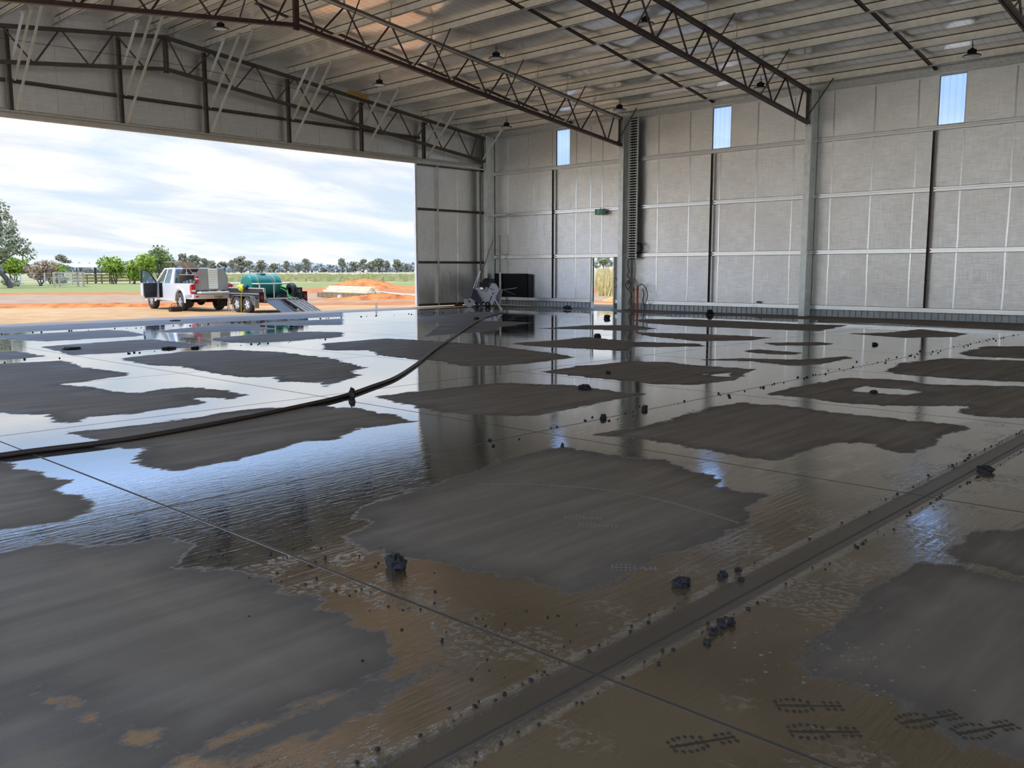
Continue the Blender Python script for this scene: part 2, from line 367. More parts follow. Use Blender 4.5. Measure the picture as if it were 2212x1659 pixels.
DRY=[[(7.15,27.73),(8.39,28.01),(11.77,28.32),(15.73,28.62),(20.4,28.12),(18.22,25.12),(13.96,25.43),(10.3,25.23),(7.49,25.03),(6.42,24.95)],[(6.47,23.92),(7.23,24.19),(9.92,24.4),(10.1,23.74),(9.83,21.81),(9.36,21.41),(7.35,21.42),(6.98,22.3),(6.97,23.01),(6.25,23.12)],[(6.78,20.05),(7.48,20.15),(9.01,20.37),(9.25,20.09),(9.31,18.71),(9.36,17.74),(9.0,17.4),(7.91,17.54),(7.3,17.36),(6.81,17.48),(6.45,17.51),(6.61,18.63),(6.7,19.57)],[(10.38,22.7),(11.61,23.45),(13.59,24.29),(13.22,21.32),(12.22,21.06),(11.11,21.45),(10.63,21.99)],[(13.97,23.62),(14.76,24.14),(17.52,24.16),(15.48,21.35),(14.33,22.11),(13.89,23.05)],[(10.41,19.5),(11.48,19.8),(13.21,19.68),(13.65,18.84),(12.66,17.48),(11.22,17.34),(10.27,17.45),(9.96,17.98),(10.03,18.88)],[(6.84,16.28),(8.29,16.66),(9.08,16.28),(9.47,15.19),(9.42,13.42),(9.25,12.79),(7.83,10.83),(7.2,10.57),(7.08,10.97),(6.92,11.09),(7.2,11.67),(6.89,11.93),(6.8,12.55),(6.85,13.28),(6.96,14.12),(6.65,14.72),(6.71,15.41)],[(5.19,19.24),(5.75,19.33),(6.0,19.31),(6.05,17.69),(5.6,17.54),(5.21,17.55),(4.77,17.75)],[(4.32,16.93),(5.02,16.9),(5.93,16.59),(5.9,16.11),(5.74,15.19),(5.84,14.4),(5.9,13.85),(5.78,13.53),(5.45,13.46),(5.04,13.22),(4.63,13.15),(4.73,12.74),(4.87,12.45),(4.82,12.22),(4.86,11.72),(5.02,11.43),(5.4,11.58),(5.71,11.53),(5.93,10.76),(5.82,10.24),(5.56,10.02),(5.4,10.39),(5.25,10.75),(5.24,10.27),(5.2,9.93),(4.89,9.9),(4.74,9.9),(4.22,9.8),(3.98,9.9),(3.8,9.95),(3.59,9.73),(3.46,9.8),(3.45,10.03),(3.57,10.43),(3.38,10.72),(3.22,10.97),(2.84,11.3)],[(3.29,9.19),(3.59,9.12),(4.24,9.02),(4.66,9.08),(5.21,9.18),(5.96,8.73),(6.09,8.45),(6.18,8.32),(6.15,7.85),(6.12,7.41),(6.01,7.09),(5.85,7.13),(5.37,7.24),(4.83,6.86),(4.58,7.13),(4.37,6.92),(3.91,6.82),(3.76,6.71),(3.38,6.81),(3.26,6.73),(3.14,6.99),(3.15,7.37),(3.49,7.83),(3.22,8.05),(3.2,8.2),(3.32,8.61),(3.31,8.92)],[(2.13,8.57),(2.36,8.14),(2.37,7.95),(2.4,7.59),(2.42,7.25),(2.48,6.99),(2.33,6.78),(2.36,6.35),(2.33,6.14),(2.19,5.95),(2.03,5.88),(1.88,5.97),(1.76,6.0),(1.71,6.0),(1.47,6.07)],[(19.77,22.85),(23.82,24.1),(23.61,22.5),(20.1,20.33),(17.56,18.41),(18.33,21.04)],[(11.25,16.22),(13.05,16.31),(13.26,15.44),(13.38,13.12),(13.13,12.39),(12.1,12.25),(11.06,12.02),(10.31,11.93),(10.38,13.22),(10.74,13.77),(10.87,14.23),(10.59,14.43),(10.3,14.86)],[(8.95,12.92),(9.17,12.67),(8.91,11.68),(8.32,11.34),(8.19,10.86),(7.52,10.48),(7.02,10.15)],[(6.89,8.85),(7.82,8.8),(8.95,8.65),(9.47,7.69),(9.31,6.83),(9.46,6.45),(8.2,6.46),(7.59,6.43),(7.17,6.41),(6.87,6.72),(6.7,7.16),(6.64,7.48),(6.77,8.02)],[(10.35,9.09),(11.46,9.21),(12.68,8.98),(12.95,8.48),(12.82,7.91),(12.95,6.82),(11.45,6.35),(10.59,6.5),(10.33,6.92),(10.37,6.78),(10.34,7.59),(10.33,8.45)],[(11.72,13.18),(12.99,13.15),(13.13,12.39),(12.87,10.92),(12.52,10.18),(11.12,10.13),(10.71,10.21),(10.15,10.65),(10.42,11.48),(10.38,11.93)],[(13.97,13.17),(15.29,12.97),(16.56,13.08),(16.04,11.16),(14.93,10.65),(14.16,10.21),(13.98,11.44),(13.81,12.35)],[(17.64,19.42),(19.67,19.9),(20.0,17.89),(17.72,17.19),(16.57,16.13),(14.97,16.25),(14.07,16.1)],[(17.98,15.91),(20.08,15.86),(20.96,14.86),(20.11,13.49),(18.82,13.58),(18.76,14.55)],[(3.63,4.79),(3.88,4.71),(4.06,4.83),(4.47,4.87),(4.82,4.88),(5.27,5.07),(5.59,5.09),(5.93,5.12),(6.07,4.96),(6.04,4.5),(6.16,4.01),(5.99,3.64),(5.98,3.42),(5.71,3.28),(5.65,2.98),(5.74,2.86),(5.6,2.88),(5.25,2.83),(5.03,2.67),(4.64,2.65),(4.02,2.67),(3.48,2.64),(3.25,2.68),(3.29,2.95),(3.23,3.12),(3.17,3.34),(3.15,3.58),(3.03,3.77),(3.01,3.95),(3.07,4.2),(3.28,4.33),(3.44,4.62)],[(1.27,5.6),(1.55,5.49),(1.78,5.5),(1.89,5.47),(1.92,5.18),(2.05,5.09),(2.31,5.05),(2.35,4.89),(2.24,4.61),(2.11,4.51),(2.26,4.28),(2.33,4.08),(2.32,3.8),(2.31,3.37),(2.31,3.08),(2.29,2.87),(2.26,2.75),(2.2,2.72),(2.08,2.7),(1.94,2.68),(1.77,2.71),(1.53,2.72),(1.35,2.69),(1.29,2.68),(1.27,2.76),(1.22,2.98),(1.17,3.22),(1.09,3.54),(1.02,3.5),(0.94,3.46),(0.74,3.48)],[(0.72,3.4),(0.92,3.41),(1.07,3.47),(1.13,3.14),(1.19,2.83),(1.23,2.68),(1.15,2.64),(0.67,2.77),(0.59,2.86)],[(1.31,2.6),(1.35,2.61),(1.54,2.6),(1.89,2.59),(2.19,2.57),(2.3,2.55),(2.32,2.49),(2.0,2.47),(1.72,2.48),(1.51,2.49),(1.41,2.51),(1.32,2.49)],[(3.52,1.54),(3.76,1.52),(4.23,1.57),(4.77,1.58),(4.97,1.54),(5.0,1.33),(4.98,0.86),(2.85,0.32),(3.09,0.62),(3.08,0.74),(3.15,0.89),(3.27,1.06),(3.29,1.21),(3.26,1.34),(3.24,1.39),(3.33,1.49)],[(5.4,1.54),(5.75,1.54),(6.09,1.21),(5.15,0.89),(5.06,1.09),(5.14,1.31),(5.13,1.43)],[(6.74,5.19),(7.47,5.1),(8.25,5.19),(9.17,5.23),(9.58,5.17),(9.7,4.64),(9.6,4.1),(9.63,3.24),(9.72,2.75),(9.55,2.68),(8.62,2.65),(7.94,2.66),(7.89,2.77),(7.98,2.99),(8.15,3.08),(7.93,3.33),(7.64,3.36),(7.13,3.36),(6.88,3.35),(6.76,3.56),(6.84,4.11),(6.86,4.68),(6.84,4.96)],[(10.39,5.3),(11.45,5.37),(12.87,5.24),(13.09,4.54),(12.84,4.11),(13.53,3.08),(13.49,2.5),(10.63,1.95),(10.62,2.4),(10.38,2.86),(10.8,3.1),(11.17,3.08),(10.5,3.81),(10.35,4.37),(10.49,4.75),(10.45,5.12)],[(14.01,5.12),(15.47,5.38),(16.87,5.13),(17.31,3.97),(17.39,3.25),(13.88,2.57),(14.04,3.2),(13.8,4.06),(13.8,4.84)],[(18.07,5.26),(20.06,5.29),(20.55,4.74),(20.99,3.95),(17.71,3.31),(17.74,4.07),(17.51,4.89)],[(21.73,8.94),(22.66,8.33),(24.54,8.14),(23.69,6.72),(22.3,6.62),(21.24,7.41)],[(13.65,8.25),(14.45,7.82),(14.86,6.92),(15.96,6.61),(15.75,6.37),(14.38,6.39),(13.84,6.59),(14.07,7.48)],[(18.67,13.31),(18.7,12.81),(19.15,11.84),(19.36,10.32),(19.2,9.71),(18.2,9.7),(17.23,10.43),(17.74,12.15)],[(16.03,11.43),(16.28,11.15),(16.64,10.07),(16.15,9.65),(15.2,10.41),(15.14,10.79)],[(23.08,16.47),(23.84,16.34),(24.74,15.31),(24.72,13.2),(24.55,11.47),(25.06,10.28),(22.13,9.87),(21.86,11.17),(21.59,13.08),(21.96,15.05)],[(15.82,8.57),(16.26,8.47),(16.13,7.52),(15.64,7.45),(15.46,8.16)],[(17.76,9.14),(18.77,8.36),(18.58,7.9),(17.93,7.98),(17.33,8.65)],[(28.38,12.68),(29.18,10.22),(28.52,7.56),(27.5,6.37),(25.62,5.93),(25.85,7.69),(26.57,9.78),(25.66,11.46)]]
HOLES=[[(11.58,4.71),(12.08,4.68),(12.08,3.92),(11.86,3.8),(11.55,4.03),(11.45,4.5)],[(11.81,7.04),(12.27,6.87),(11.81,6.55),(11.68,6.7)]]

def seg_sd(px, py, poly):
    d = np.full(px.shape, 1e9); c = np.zeros(px.shape, bool); n = len(poly)
    for i in range(n):
        x1, y1 = poly[i]; x2, y2 = poly[i-1]; dx, dy = x2-x1, y2-y1; L = dx*dx+dy*dy+1e-9
        t_ = np.clip(((px-x1)*dx+(py-y1)*dy)/L, 0, 1)
        d = np.minimum(d, (px-x1-t_*dx)**2+(py-y1-t_*dy)**2)
        if y1 != y2: c ^= ((y1 > py) != (y2 > py)) & (px < (x2-x1)*(py-y1)/(y2-y1)+x1)
    d = np.sqrt(d); return np.where(c, -d, d)
gx = np.concatenate([np.arange(XL, 10, .05), np.arange(10, XR+.05, .1)]); gy = np.concatenate([np.arange(YB, -.5, .5), np.arange(-.5, 8, .05), np.arange(8, 29.35, .1)])
GX, GY = np.meshgrid(gx, gy); SD = np.full(GX.shape, 1.0)
for poly in DRY:
    q = np.array(poly); x0, y0 = q.min(0)-1; x1, y1 = q.max(0)+1
    i0, i1 = np.searchsorted(gx, [x0, x1]); j0, j1 = np.searchsorted(gy, [y0, y1])
    if i1 > i0 and j1 > j0:
        SD[j0:j1, i0:i1] = np.minimum(SD[j0:j1, i0:i1], seg_sd(GX[j0:j1, i0:i1], GY[j0:j1, i0:i1], poly))
for poly in HOLES: SD = np.maximum(SD, -seg_sd(GX, GY, poly))
SD = np.where(GX > 26.9+.35*np.sin(GY*1.3)+.3*np.sin(GY*3.1), np.minimum(SD, np.clip(26.95-GX, -.5, 0)), SD)   # dry margin along the right wall
SD = np.where(GY > 27.4, np.minimum(SD, -.4), SD)          # clean dry edge by the doors
def S(v, a, b_): 
    u = np.clip((v-a)/(b_-a), 0, 1); return u*u*(3-2*u)
MUD = S(GY, 3.35, 2.2)*S(GX, .9, 2.3)+S(GY, 1.2, .6)*.8
MUD = np.maximum(MUD, S(np.abs(GX-2.66), 1.0, .3)*S(GY, 5.0, 3.6)*S(GX, 1.9, 2.5)*.9)
MUD = np.maximum(MUD, S(GX, 5.2, 6.6)*S(GX, 10.5, 8)*S(GY, 5.2, 3.6)*.55)
MUD = np.clip(MUD, 0, 1)
nx_, ny_ = len(gx), len(gy)
me = bpy.data.meshes.new('floor')
co = np.stack([GX.ravel(), GY.ravel(), np.zeros(GX.size)], 1)
idx = np.arange(nx_*ny_).reshape(ny_, nx_)
qd = np.stack([idx[:-1, :-1].ravel(), idx[:-1, 1:].ravel(), idx[1:, 1:].ravel(), idx[1:, :-1].ravel()], 1)
me.vertices.add(len(co)); me.vertices.foreach_set('co', co.ravel().astype(np.float32))
me.loops.add(qd.size); me.loops.foreach_set('vertex_index', qd.ravel().astype(np.int32))
me.polygons.add(len(qd)); me.polygons.foreach_set('loop_start', np.arange(0, qd.size, 4, dtype=np.int32)); me.polygons.foreach_set('loop_total', np.full(len(qd), 4, np.int32))
me.update(calc_edges=True); me.validate()
for nm, arr in (('sd', SD), ('mud', MUD)):
    at = me.attributes.new(nm, 'FLOAT', 'POINT'); at.data.foreach_set('value', arr.ravel().astype(np.float32))
me.materials.append(floorm)
fl = bpy.data.objects.new('floor', me); C.objects.link(fl); fl['kind'] = 'structure'
conc = simple('concrete_edge', (.42, .40, .36), .8, 0, .15, 4)
b = MB().box(XL-.1, 29.30, -.3, XR+.1, 29.42, -.004)
struct('floor_edge', b, conc, fl)

# ------------------------------------------------------------------ walls
def panel_wall(plane, t0, t1, us, zs, holes):
    """boxes of a wall in cells (us x zs) leaving holes out; plane 'x' or 'y'"""
    b = MB()
    for i in range(len(us)-1):
        for k_ in range(len(zs)-1):
            cu, cz = (us[i]+us[i+1])/2, (zs[k_]+zs[k_+1])/2
            if any(h[0] < cu < h[1] and h[2] < cz < h[3] for h in holes): continue
            if plane == 'x': b.box(t0, us[i], zs[k_], t1, us[i+1], zs[k_+1])
            else: b.box(us[i], t0, zs[k_], us[i+1], t1, zs[k_+1])
    return b
SKY = [(8.78, 9.53), (16.62, 17.36), (24.12, 24.86)]; DOOR = (21.72, 22.84)
holes = [(a_, b_, 5.97, 7.42) for a_, b_ in SKY]+[(DOOR[0], DOOR[1], 0, 2.08)]
us = sorted({YB, 29.25}|{v for s_ in SKY for v in s_}|set(DOOR)); zs = [0.26, 2.08, 5.97, 7.42, rz(XR)-.02]
wr = struct('wall_right', panel_wall('x', XR, XR+.07, us, zs, holes), foil)
for i, yy in enumerate((27.7, 26.41, 25.07, 23.75, 22.98, 22.39, 19.69, 18.29, 16.99, 15.55, 14.18, 12.8, 11.47, 10.12, 8.76, 7.4, 6.05)):
    z0, z1 = .32, 7.4
    if DOOR[0] < yy < DOOR[1]: z0 = 2.2
    bb = MB(); pr_ = [(yy+random.uniform(-.012, .012), zz) for zz in np.linspace(z0, z1, 14)]
    sk = [q for q in SKY if q[0]-.03 < yy < q[1]+.03]
    for (ya, za), (yb, zb) in zip(pr_[:-1], pr_[1:]):
        if sk and zb > 5.9: continue
        bb.bar((XR-.006, ya, za), (XR-.006, yb, zb), .045, .012, (1, 0, 0))
    bb.build('seam_tape', tape, wr)
zinc = simple('ribbed_zinc_sheet', (.40, .43, .44), .4, .6, .1, 3)
b = MB()
for a0, a1 in ((YB, DOOR[0]), (DOOR[1], YF)):
    yy = a0
    while yy < a1-.02:
        y2 = min(yy+.165, a1); b.box(XR+.02, yy, 0, XR+.05, y2, .26); b.box(XR+.05, y2, 0, XR+.075, min(y2+.035, a1), .26); yy += .2
struct('baseboard_right', b, zinc)
for i, (a_, b_) in enumerate(SKY):
    bb = MB(); n = 40; prof = []
    for k_ in range(n+1):
        u = a_+(b_-a_)*k_/n; ph = ((u-a_) % .19)/.19; prof.append((XR+.05-(.02 if .40 < ph < .6 else 0), u))
    bb.add([(px, py, 5.97) for px, py in prof]+[(px, py, 7.42) for px, py in prof], [(k_, k_+1, n+2+k_, n+1+k_) for k_ in range(n)])
    wn = struct('window_%d' % (3-i), bb, clearsheet)
    fb = MB(); fb.box(XR-.004, a_-.02, 5.94, XR+.075, a_, 7.42); fb.box(XR-.004, b_, 5.94, XR+.075, b_+.02, 7.42); fb.box(XR-.004, a_-.02, 7.42, XR+.075, b_+.02, 7.45); fb.box(XR-.004, a_-.02, 5.94, XR+.075, b_+.02, 5.97)
    fb.build('window_frame', pale, wn)
# front wall above the doorway, left and back walls
b = MB(); prof = [(XL, 6.12), (XR, 6.12), (XR, rz(XR)-.02), (XC, rz(XC)-.02), (XL, rz(XL)-.02)]
b.prism(prof, YF, YF+.08, 'y'); wf = struct('wall_front', b, foil)
for xx in (8.05, 10.75, 12.1, 14.8, 16.1, 17.5, 20.2, 23.0, 24.3, 26.6, 27.9):
    MB().box(xx-.012, YF-.006, 6.2, xx+.012, YF, rz(xx)-.1).build('seam_tape', galv, wf)
zl = rz(XL)-.02                                # unseen left and back walls, wide openings added to light the interior
struct('wall_left', panel_wall('x', XL-.07, XL, [YB, -9.2, 6.0, 27.5, YF], [0, 5.1, 6.6, zl], [(-9.2, 6.0, 0, 5.1), (6.0, 27.5, 0, 6.6)]), foil)
b = MB(); b.prism([(XL, 6.1), (XR, 6.1), (XR, rz(XR)-.02), (XC, rz(XC)-.02), (XL, rz(XL)-.02)], YB-.08, YB, 'y'); b.box(24.0, YB-.08, 0, XR, YB, 6.1); struct('wall_back', b, foil)

# ------------------------------------------------------------------ ceiling (sags between the purlins)
PX = [XC+.33]+[XC+1.62*k_ for k_ in range(1, 10)]; PXL = [XC-.33]+[XC-1.62*k_ for k_ in range(1, 10)]
lines = sorted([XL]+PXL+PX+[XR+.07]); cx_ = []
for a_, b_ in zip(lines[:-1], lines[1:]):
    for k_ in range(6): cx_.append((a_+(b_-a_)*k_/6, .060*math.sin(math.pi*k_/6)*min(1, (b_-a_)/1.2)))
cx_.append((lines[-1], 0)); cy_ = np.linspace(YB, YF+.1, 60)
b = MB(); k = len(cx_)
vs = [(xx, yy, rz(xx)-.01-sg) for yy in cy_ for xx, sg in cx_]; vt = [(xx, yy, rz(xx)+.05) for yy in cy_ for xx, sg in cx_]
q = [(i*k+a_, (i+1)*k+a_, (i+1)*k+a_+1, i*k+a_+1) for i in range(len(cy_)-1) for a_ in range(k-1)]
b.add(vs, q, True); b.add(vt, [tuple(reversed(z_)) for z_ in q])
struct('ceiling', b, foilroof)

# ------------------------------------------------------------------ columns
def column(y, yw, label):
    r = empty('steel_column', (28.75, y, 0)); x0, x1 = 28.75, 29.21; hw = .105; zt = rz(29)-.3
    MB().box(x0, y-hw, .012, x0+.016, y+hw, zt).build('inner_flange', columnm, r)
    MB().box(x0+.016, y-.006, .012, x1-.016, y+.006, zt).build('web', columnm, r)
    MB().box(x1-.016, y-hw, .012, x1, y+hw, zt).build('outer_flange', columnm, r)
    bp = MB().box(x0-.02, y-hw-.02, 0, x1, y+hw+.02, .012)
    bp.build('base_plate', columnm, r)
    st = MB().box(x0+.016, y-hw, 6.42, x1-.016, y+hw, 6.435); st.build('stiffener', columnm, r)
    ep = MB().box(x0-.03, y-.09, 6.28, x0, y+.09, zt); ep.build('end_plate', columnm, r)
    bo = MB()
    for zz in (6.33, 7.3):
        for s_ in (-.055, .055): bo.lathe([(0, -.05), (.014, -.05), (.014, -.03), (0, -.03)], (x0, y+s_, zz), 6, 'x', False)
    bo.build('bolt_set', primer, r)
    return tag(r, label, 'column')
column(COLY[0], 0, 'grey steel column nearest the camera, beyond the right edge of the photo')
column(COLY[1], 0, 'grey steel column at the right, carrying the second roof truss')
column(COLY[2], 0, 'grey steel column beside the small doorway, with the cable ladder behind it')
column(COLY[3], 0, 'grey steel column in the far corner beside the sliding door')

# ------------------------------------------------------------------ trusses
def zt(x): return 9.10-.115*abs(x-XC)
def zb(x): return 8.10-.115*abs(x-XC)
def truss(y, xmin, label, mcol, fly=True, posts=()):
    r = empty('roof_truss', (XC, y, 9.0)); w_ = .11
    xe0, xe1 = XL+.5, 28.72
    for nm, zf in (('top_chord', zt), ('bottom_chord', zb)):
        for xa, xb in ((xe0, XC), (XC, xe1)):
            bb = MB(); z0, z1 = zf(xa), zf(xb)
            for s_ in (-.04, .04): bb.bar((xa, y+s_, z0), (xb, y+s_, z1), .055, .105)
            bb.build(nm, mcol, r)
    k0 = -9
    for k_ in range(-9, 9):
        xn = XC+1.62*(k_+.5) if k_ != 0 and k_ != -1 else XC+(.72 if k_ == 0 else -.72)
        xa, xb = XC+1.62*k_, XC+1.62*(k_+1); xa = max(xa, xe0); xb = min(xb, 28.3)
        if xb < xmin: continue
        for xt in (xa, xb):
            sgn = .06 if xt > xn else -.06
            if abs(xt-XC) < .1: xt = XC+math.copysign(.05, xn-XC)
            MB().tube([(xn+sgn, y, zb(xn)+.05), (xt-sgn, y, zt(xt)-.05)], .028, 8).build('web_member', mcol, r)
    for s_ in (-.05, .05): MB().bar((XC+s_, y, zb(XC)-.12), (XC+s_, y, zt(XC)), .05, .09, (0, 1, 0)).build('ridge_post', mcol, r)
    MB().bar((28.62, y, zb(28.6)-.05), (28.62, y, zt(28.6)+.05), .06, .09, (0, 1, 0)).build('end_post', mcol, r)
    for xx in [v for v in (PXL+PX) if v > xmin-1]:
        MB().box(xx-.004-.03, y-.05, zt(xx)+.05, xx+.004-.03, y+.05, zt(xx)+.40).build('purlin_cleat', galv, r)
    if fly:
        for xx in PX[1::2]+PXL[1::2]:
            if xx < xmin: continue
            xx = min(xx, 28.5)
            MB().tube([(xx-.08, y-.05, zb(xx)+.06), (xx-.08, y-.93, rz(xx)-.22)], .020, 6).build('fly_brace', mcol, r)
    return tag(r, label, 'truss')
truss(28.62, 3.5, 'steel roof truss against the front wall above the wide opening', primer2, False)  # lighter brown primer puts the light on this truss into its colour
tr1 = truss(21.1, 3.5, 'long dark steel roof truss in the middle, ending at the doorway column', primer)
tr2 = truss(13.45, 11.5, 'dark steel roof truss ending at the column on the right', primer)
truss(5.8, 18, 'steel roof truss cut off by the top right corner of the photo', primer2)

# ------------------------------------------------------------------ purlins and bridging
def purlin(x, label):
    b = MB(); zt_ = rz(x)-.02; zb_ = zt_-.24
    b.box(x-.006, YB+.05, zb_, x+.006, YF-.02, zt_); b.box(x-.006, YB+.05, zt_-.012, x+.08, YF-.02, zt_)
    b.box(x-.08, YB+.05, zb_, x+.006, YF-.02, zb_+.012); b.box(x-.08, YB+.05, zb_, x-.07, YF-.02, zb_+.03)
    o = b.build('roof_purlin', purlinm); return tag(o, label, 'purlin', 'roof purlins')
for i, x in enumerate(reversed(PX)):
    purlin(x, 'galvanised roof purlin, %s in from the right-hand wall' % ORD[i+1])
for i, x in enumerate(PXL[:5]):
    purlin(x, 'galvanised roof purlin on the left roof slope, %s from the ridge' % ORD[i+1])
b = MB(); x = 29.12; z0 = rz(29.1)
b.box(x-.006, YB+.05, 7.46, x+.006, YF-.02, z0-.12); b.box(x-.09, YB+.05, 7.46, x, YF-.02, 7.475); b.box(x-.10, YB+.05, z0-.17, x, YF-.02, z0-.12)
tag(b.build('eave_strut', galv), 'dull galvanised eave strut along the top of the right wall', 'strut')
for y, nm in ((23.9, 'nearest the front wall'), (17.27, 'midway between the two long trusses'), (9.62, 'at the far right')):
    r = empty('purlin_bridging', (XC, y, 9.2)); L = [q_ for q_ in ([XC+.33]+PX[1:]+[29.1])]
    for xa, xb in zip(L[:-1], L[1:]):
        bb = MB(); za, zb2 = rz(xa)-.15, rz(xb)-.22
        for s_ in (-.03, .03): bb.bar((xa+.02, y+s_, za), (xb-.02, y+s_, zb2), .03, .06)
        bb.build('bridging_segment', primer, r)
    if y > 24: 
        for xa, xb in ((XC-1.62, XC-.33), (XC-3.24, XC-1.62)):
            MB().bar((xa, y, rz(xa)-.17), (xb, y, rz(xb)-.09), .07, .06).build('bridging_segment', primer, r)
    tag(r, 'dark line of purlin bridging running down the roof slope '+nm, 'bridging')

# ------------------------------------------------------------------ girts and studs on the right wall
def girt(y0, y1, z, label, deep=.09):
    b = MB(); x1 = XR-.003; x0 = x1-deep; h = .075
    b.box(x1-.020, y0, z-h, x1, y1, z+h)
    b.box(x0, y0, z+h-.010, x1, y1, z+h); b.box(x0, y0, z-h, x1, y1, z-h+.010)
    b.box(x0, y0, z+h-.056, x0+.006, y1, z+h); b.box(x0, y0, z-h, x0+.006, y1, z-h+.056)
    return tag(b.build('wall_girt', girtm), label, 'girt', 'girts of the right wall')
BAY = ((21.12, 28.5, 'the far corner bay'), (13.47, 21.08, 'the middle bay'), (6.0, 13.43, 'the nearest bay'))
LV = ((2.16, 'level with the doorway head'), (4.03, 'at mid height'), (5.87, 'just below the clear wall sheet'))
for y0, y1, bn in BAY:
    for z, ln in LV: girt(y0, y1, z, 'galvanised wall girt %s in %s' % (ln, bn))
for y0, y1, lb in ((22.9, 28.5, 'bottom wall girt left of the small doorway'), (21.2, 21.66, 'short bottom girt between the doorway and its column'),
                   (13.56, 20.3, 'bottom wall girt of the middle bay'), (6.0, 13.34, 'bottom wall girt of the nearest bay at the right')): girt(y0, y1, .30, lb, .06)
for y, bn in ((24.93, 'the far corner bay'), (17.27, 'the middle bay'), (9.57, 'the nearest bay at the right')):
    b = MB(); x1 = XR-.095; b.box(x1-.06, y-.035, .37, x1, y-.025, 5.79); b.box(x1-.06, y+.025, .37, x1, y+.035, 5.79); b.box(x1-.008, y-.035, .37, x1, y+.035, 5.79)
    tag(b.build('wall_stud', primer2), 'narrow dark vertical stud standing below the clear sheet in '+bn, 'stud')
# small doorway in the right wall
b = MB(); x0, x1 = XR-.10, XR+.08
for y0 in (DOOR[0]-.06, DOOR[1]): b.box(x0, y0, 0, x0+.012, y0+.06, 2.1); b.box(x0, y0, 0, x1, y0+.008, 2.1); b.box(x0, y0+.052, 0, x1, y0+.06, 2.1)
b.box(x0, DOOR[0]-.06, 2.075, x1, DOOR[1]+.06, 2.095)
struct('door_1', b, galv)

# ------------------------------------------------------------------ header, track, front posts and braces
b = MB()
b.box(XL, 28.80, 6.20, 28.7, 28.83, 6.27); b.box(XL, 28.80, 6.26, 28.7, YF, 6.275); b.box(XL, 28.84, 6.05, 28.7, 28.87, 6.16); b.box(XL, 28.95, 6.04, 28.7, YF, 6.26)
struct('trim_1', b, pale)
PO = (9.36, 12.58, 15.46, 18.70, 22.0, 25.24)
for i, x in enumerate(PO):
    b = MB()
    for s_ in (-.045, .045): b.box(x+s_-.006, 28.70, 6.24, x+s_+.006, 28.84, zt(x)-.06)
    b.box(x-.045, 28.74, 6.24, x+.045, 28.75, zt(x)-.06)
    tag(b.build('wind_post', primer2), 'dark steel wall post above the opening, %s from the left' % ORD[i+1], 'post', 'posts above the opening')
for i, (xa, xb) in enumerate(zip((6.1,)+PO, PO)):
    b = MB(); b.box(xa+.06, YF-.10, 7.06, xb-.06, YF-.09, 7.16); b.box(xa+.06, YF-.10, 7.06, xb-.06, YF-.002, 7.072); b.box(xa+.06, YF-.10, 7.15, xb-.06, YF-.002, 7.16)
    tag(b.build('wall_girt', primer2), 'dull girt across the front wall, %s bay from the left' % ORD[i+1], 'girt', 'girts of the front wall')

# ------------------------------------------------------------------ raking braces of the front posts (45 degrees up to the purlins)
BR = {0: ((7.74, 'short white', whitem), (7.09, 'middle', pale), (6.26, 'long', pale)), 1: ((8.06, 'short white', whitem), (7.1, 'middle', pale), (6.26, 'long', pale)),
      2: ((8.06, 'short white', whitem), (7.09, 'middle', pale), (6.28, 'long', pale)), 3: ((7.7, 'short white', whitem), (7.08, 'middle', pale), (6.28, 'long', pale)),
      4: ((7.34, 'shorter', pale), (6.27, 'long', pale)), 5: ((6.92, 'shorter thin', galv), (6.27, 'long', pale))}
for i, L in BR.items():
    x = PO[i]+.10; ze = rz(x)-.27
    for z, nm, mm in L:
        y0 = 28.66; y1 = y0-(ze-z)*1.02
        b = MB(); wd = .075 if mm is not galv else .045
        b.bar((x, y0, z), (x, y1, ze), wd, .05, (1, 0, 0)); b.box(x-.05, y1-.03, ze-.01, x+.05, y1+.06, ze+.05)
        tag(b.build('raking_brace', mm), '%s brace rising from the %s wall post above the opening' % (nm, ORD[i+1]), 'brace', 'raking braces of the front wall')
b = MB(); b.bar((28.50, 28.50, 6.48), (28.52, 27.40, 7.585), .05, .05, (1, 0, 0)); b.box(28.47, 27.33, 7.575, 28.60, 27.45, 7.612)
tag(b.build('raking_brace', whitem), 'pale brace standing free at the far corner column', 'brace', 'raking braces of the front wall')
b = MB(); b.tube([(3, 28.3, 7.95), (9.05, 28.3, 8.12), (13.8, 28.3, 8.24), (20.4, 28.3, 8.06)], .007, 5)
tag(b.build('stay_wire', darkmetal), 'thin dark wire strung across in front of the front truss', 'wire')

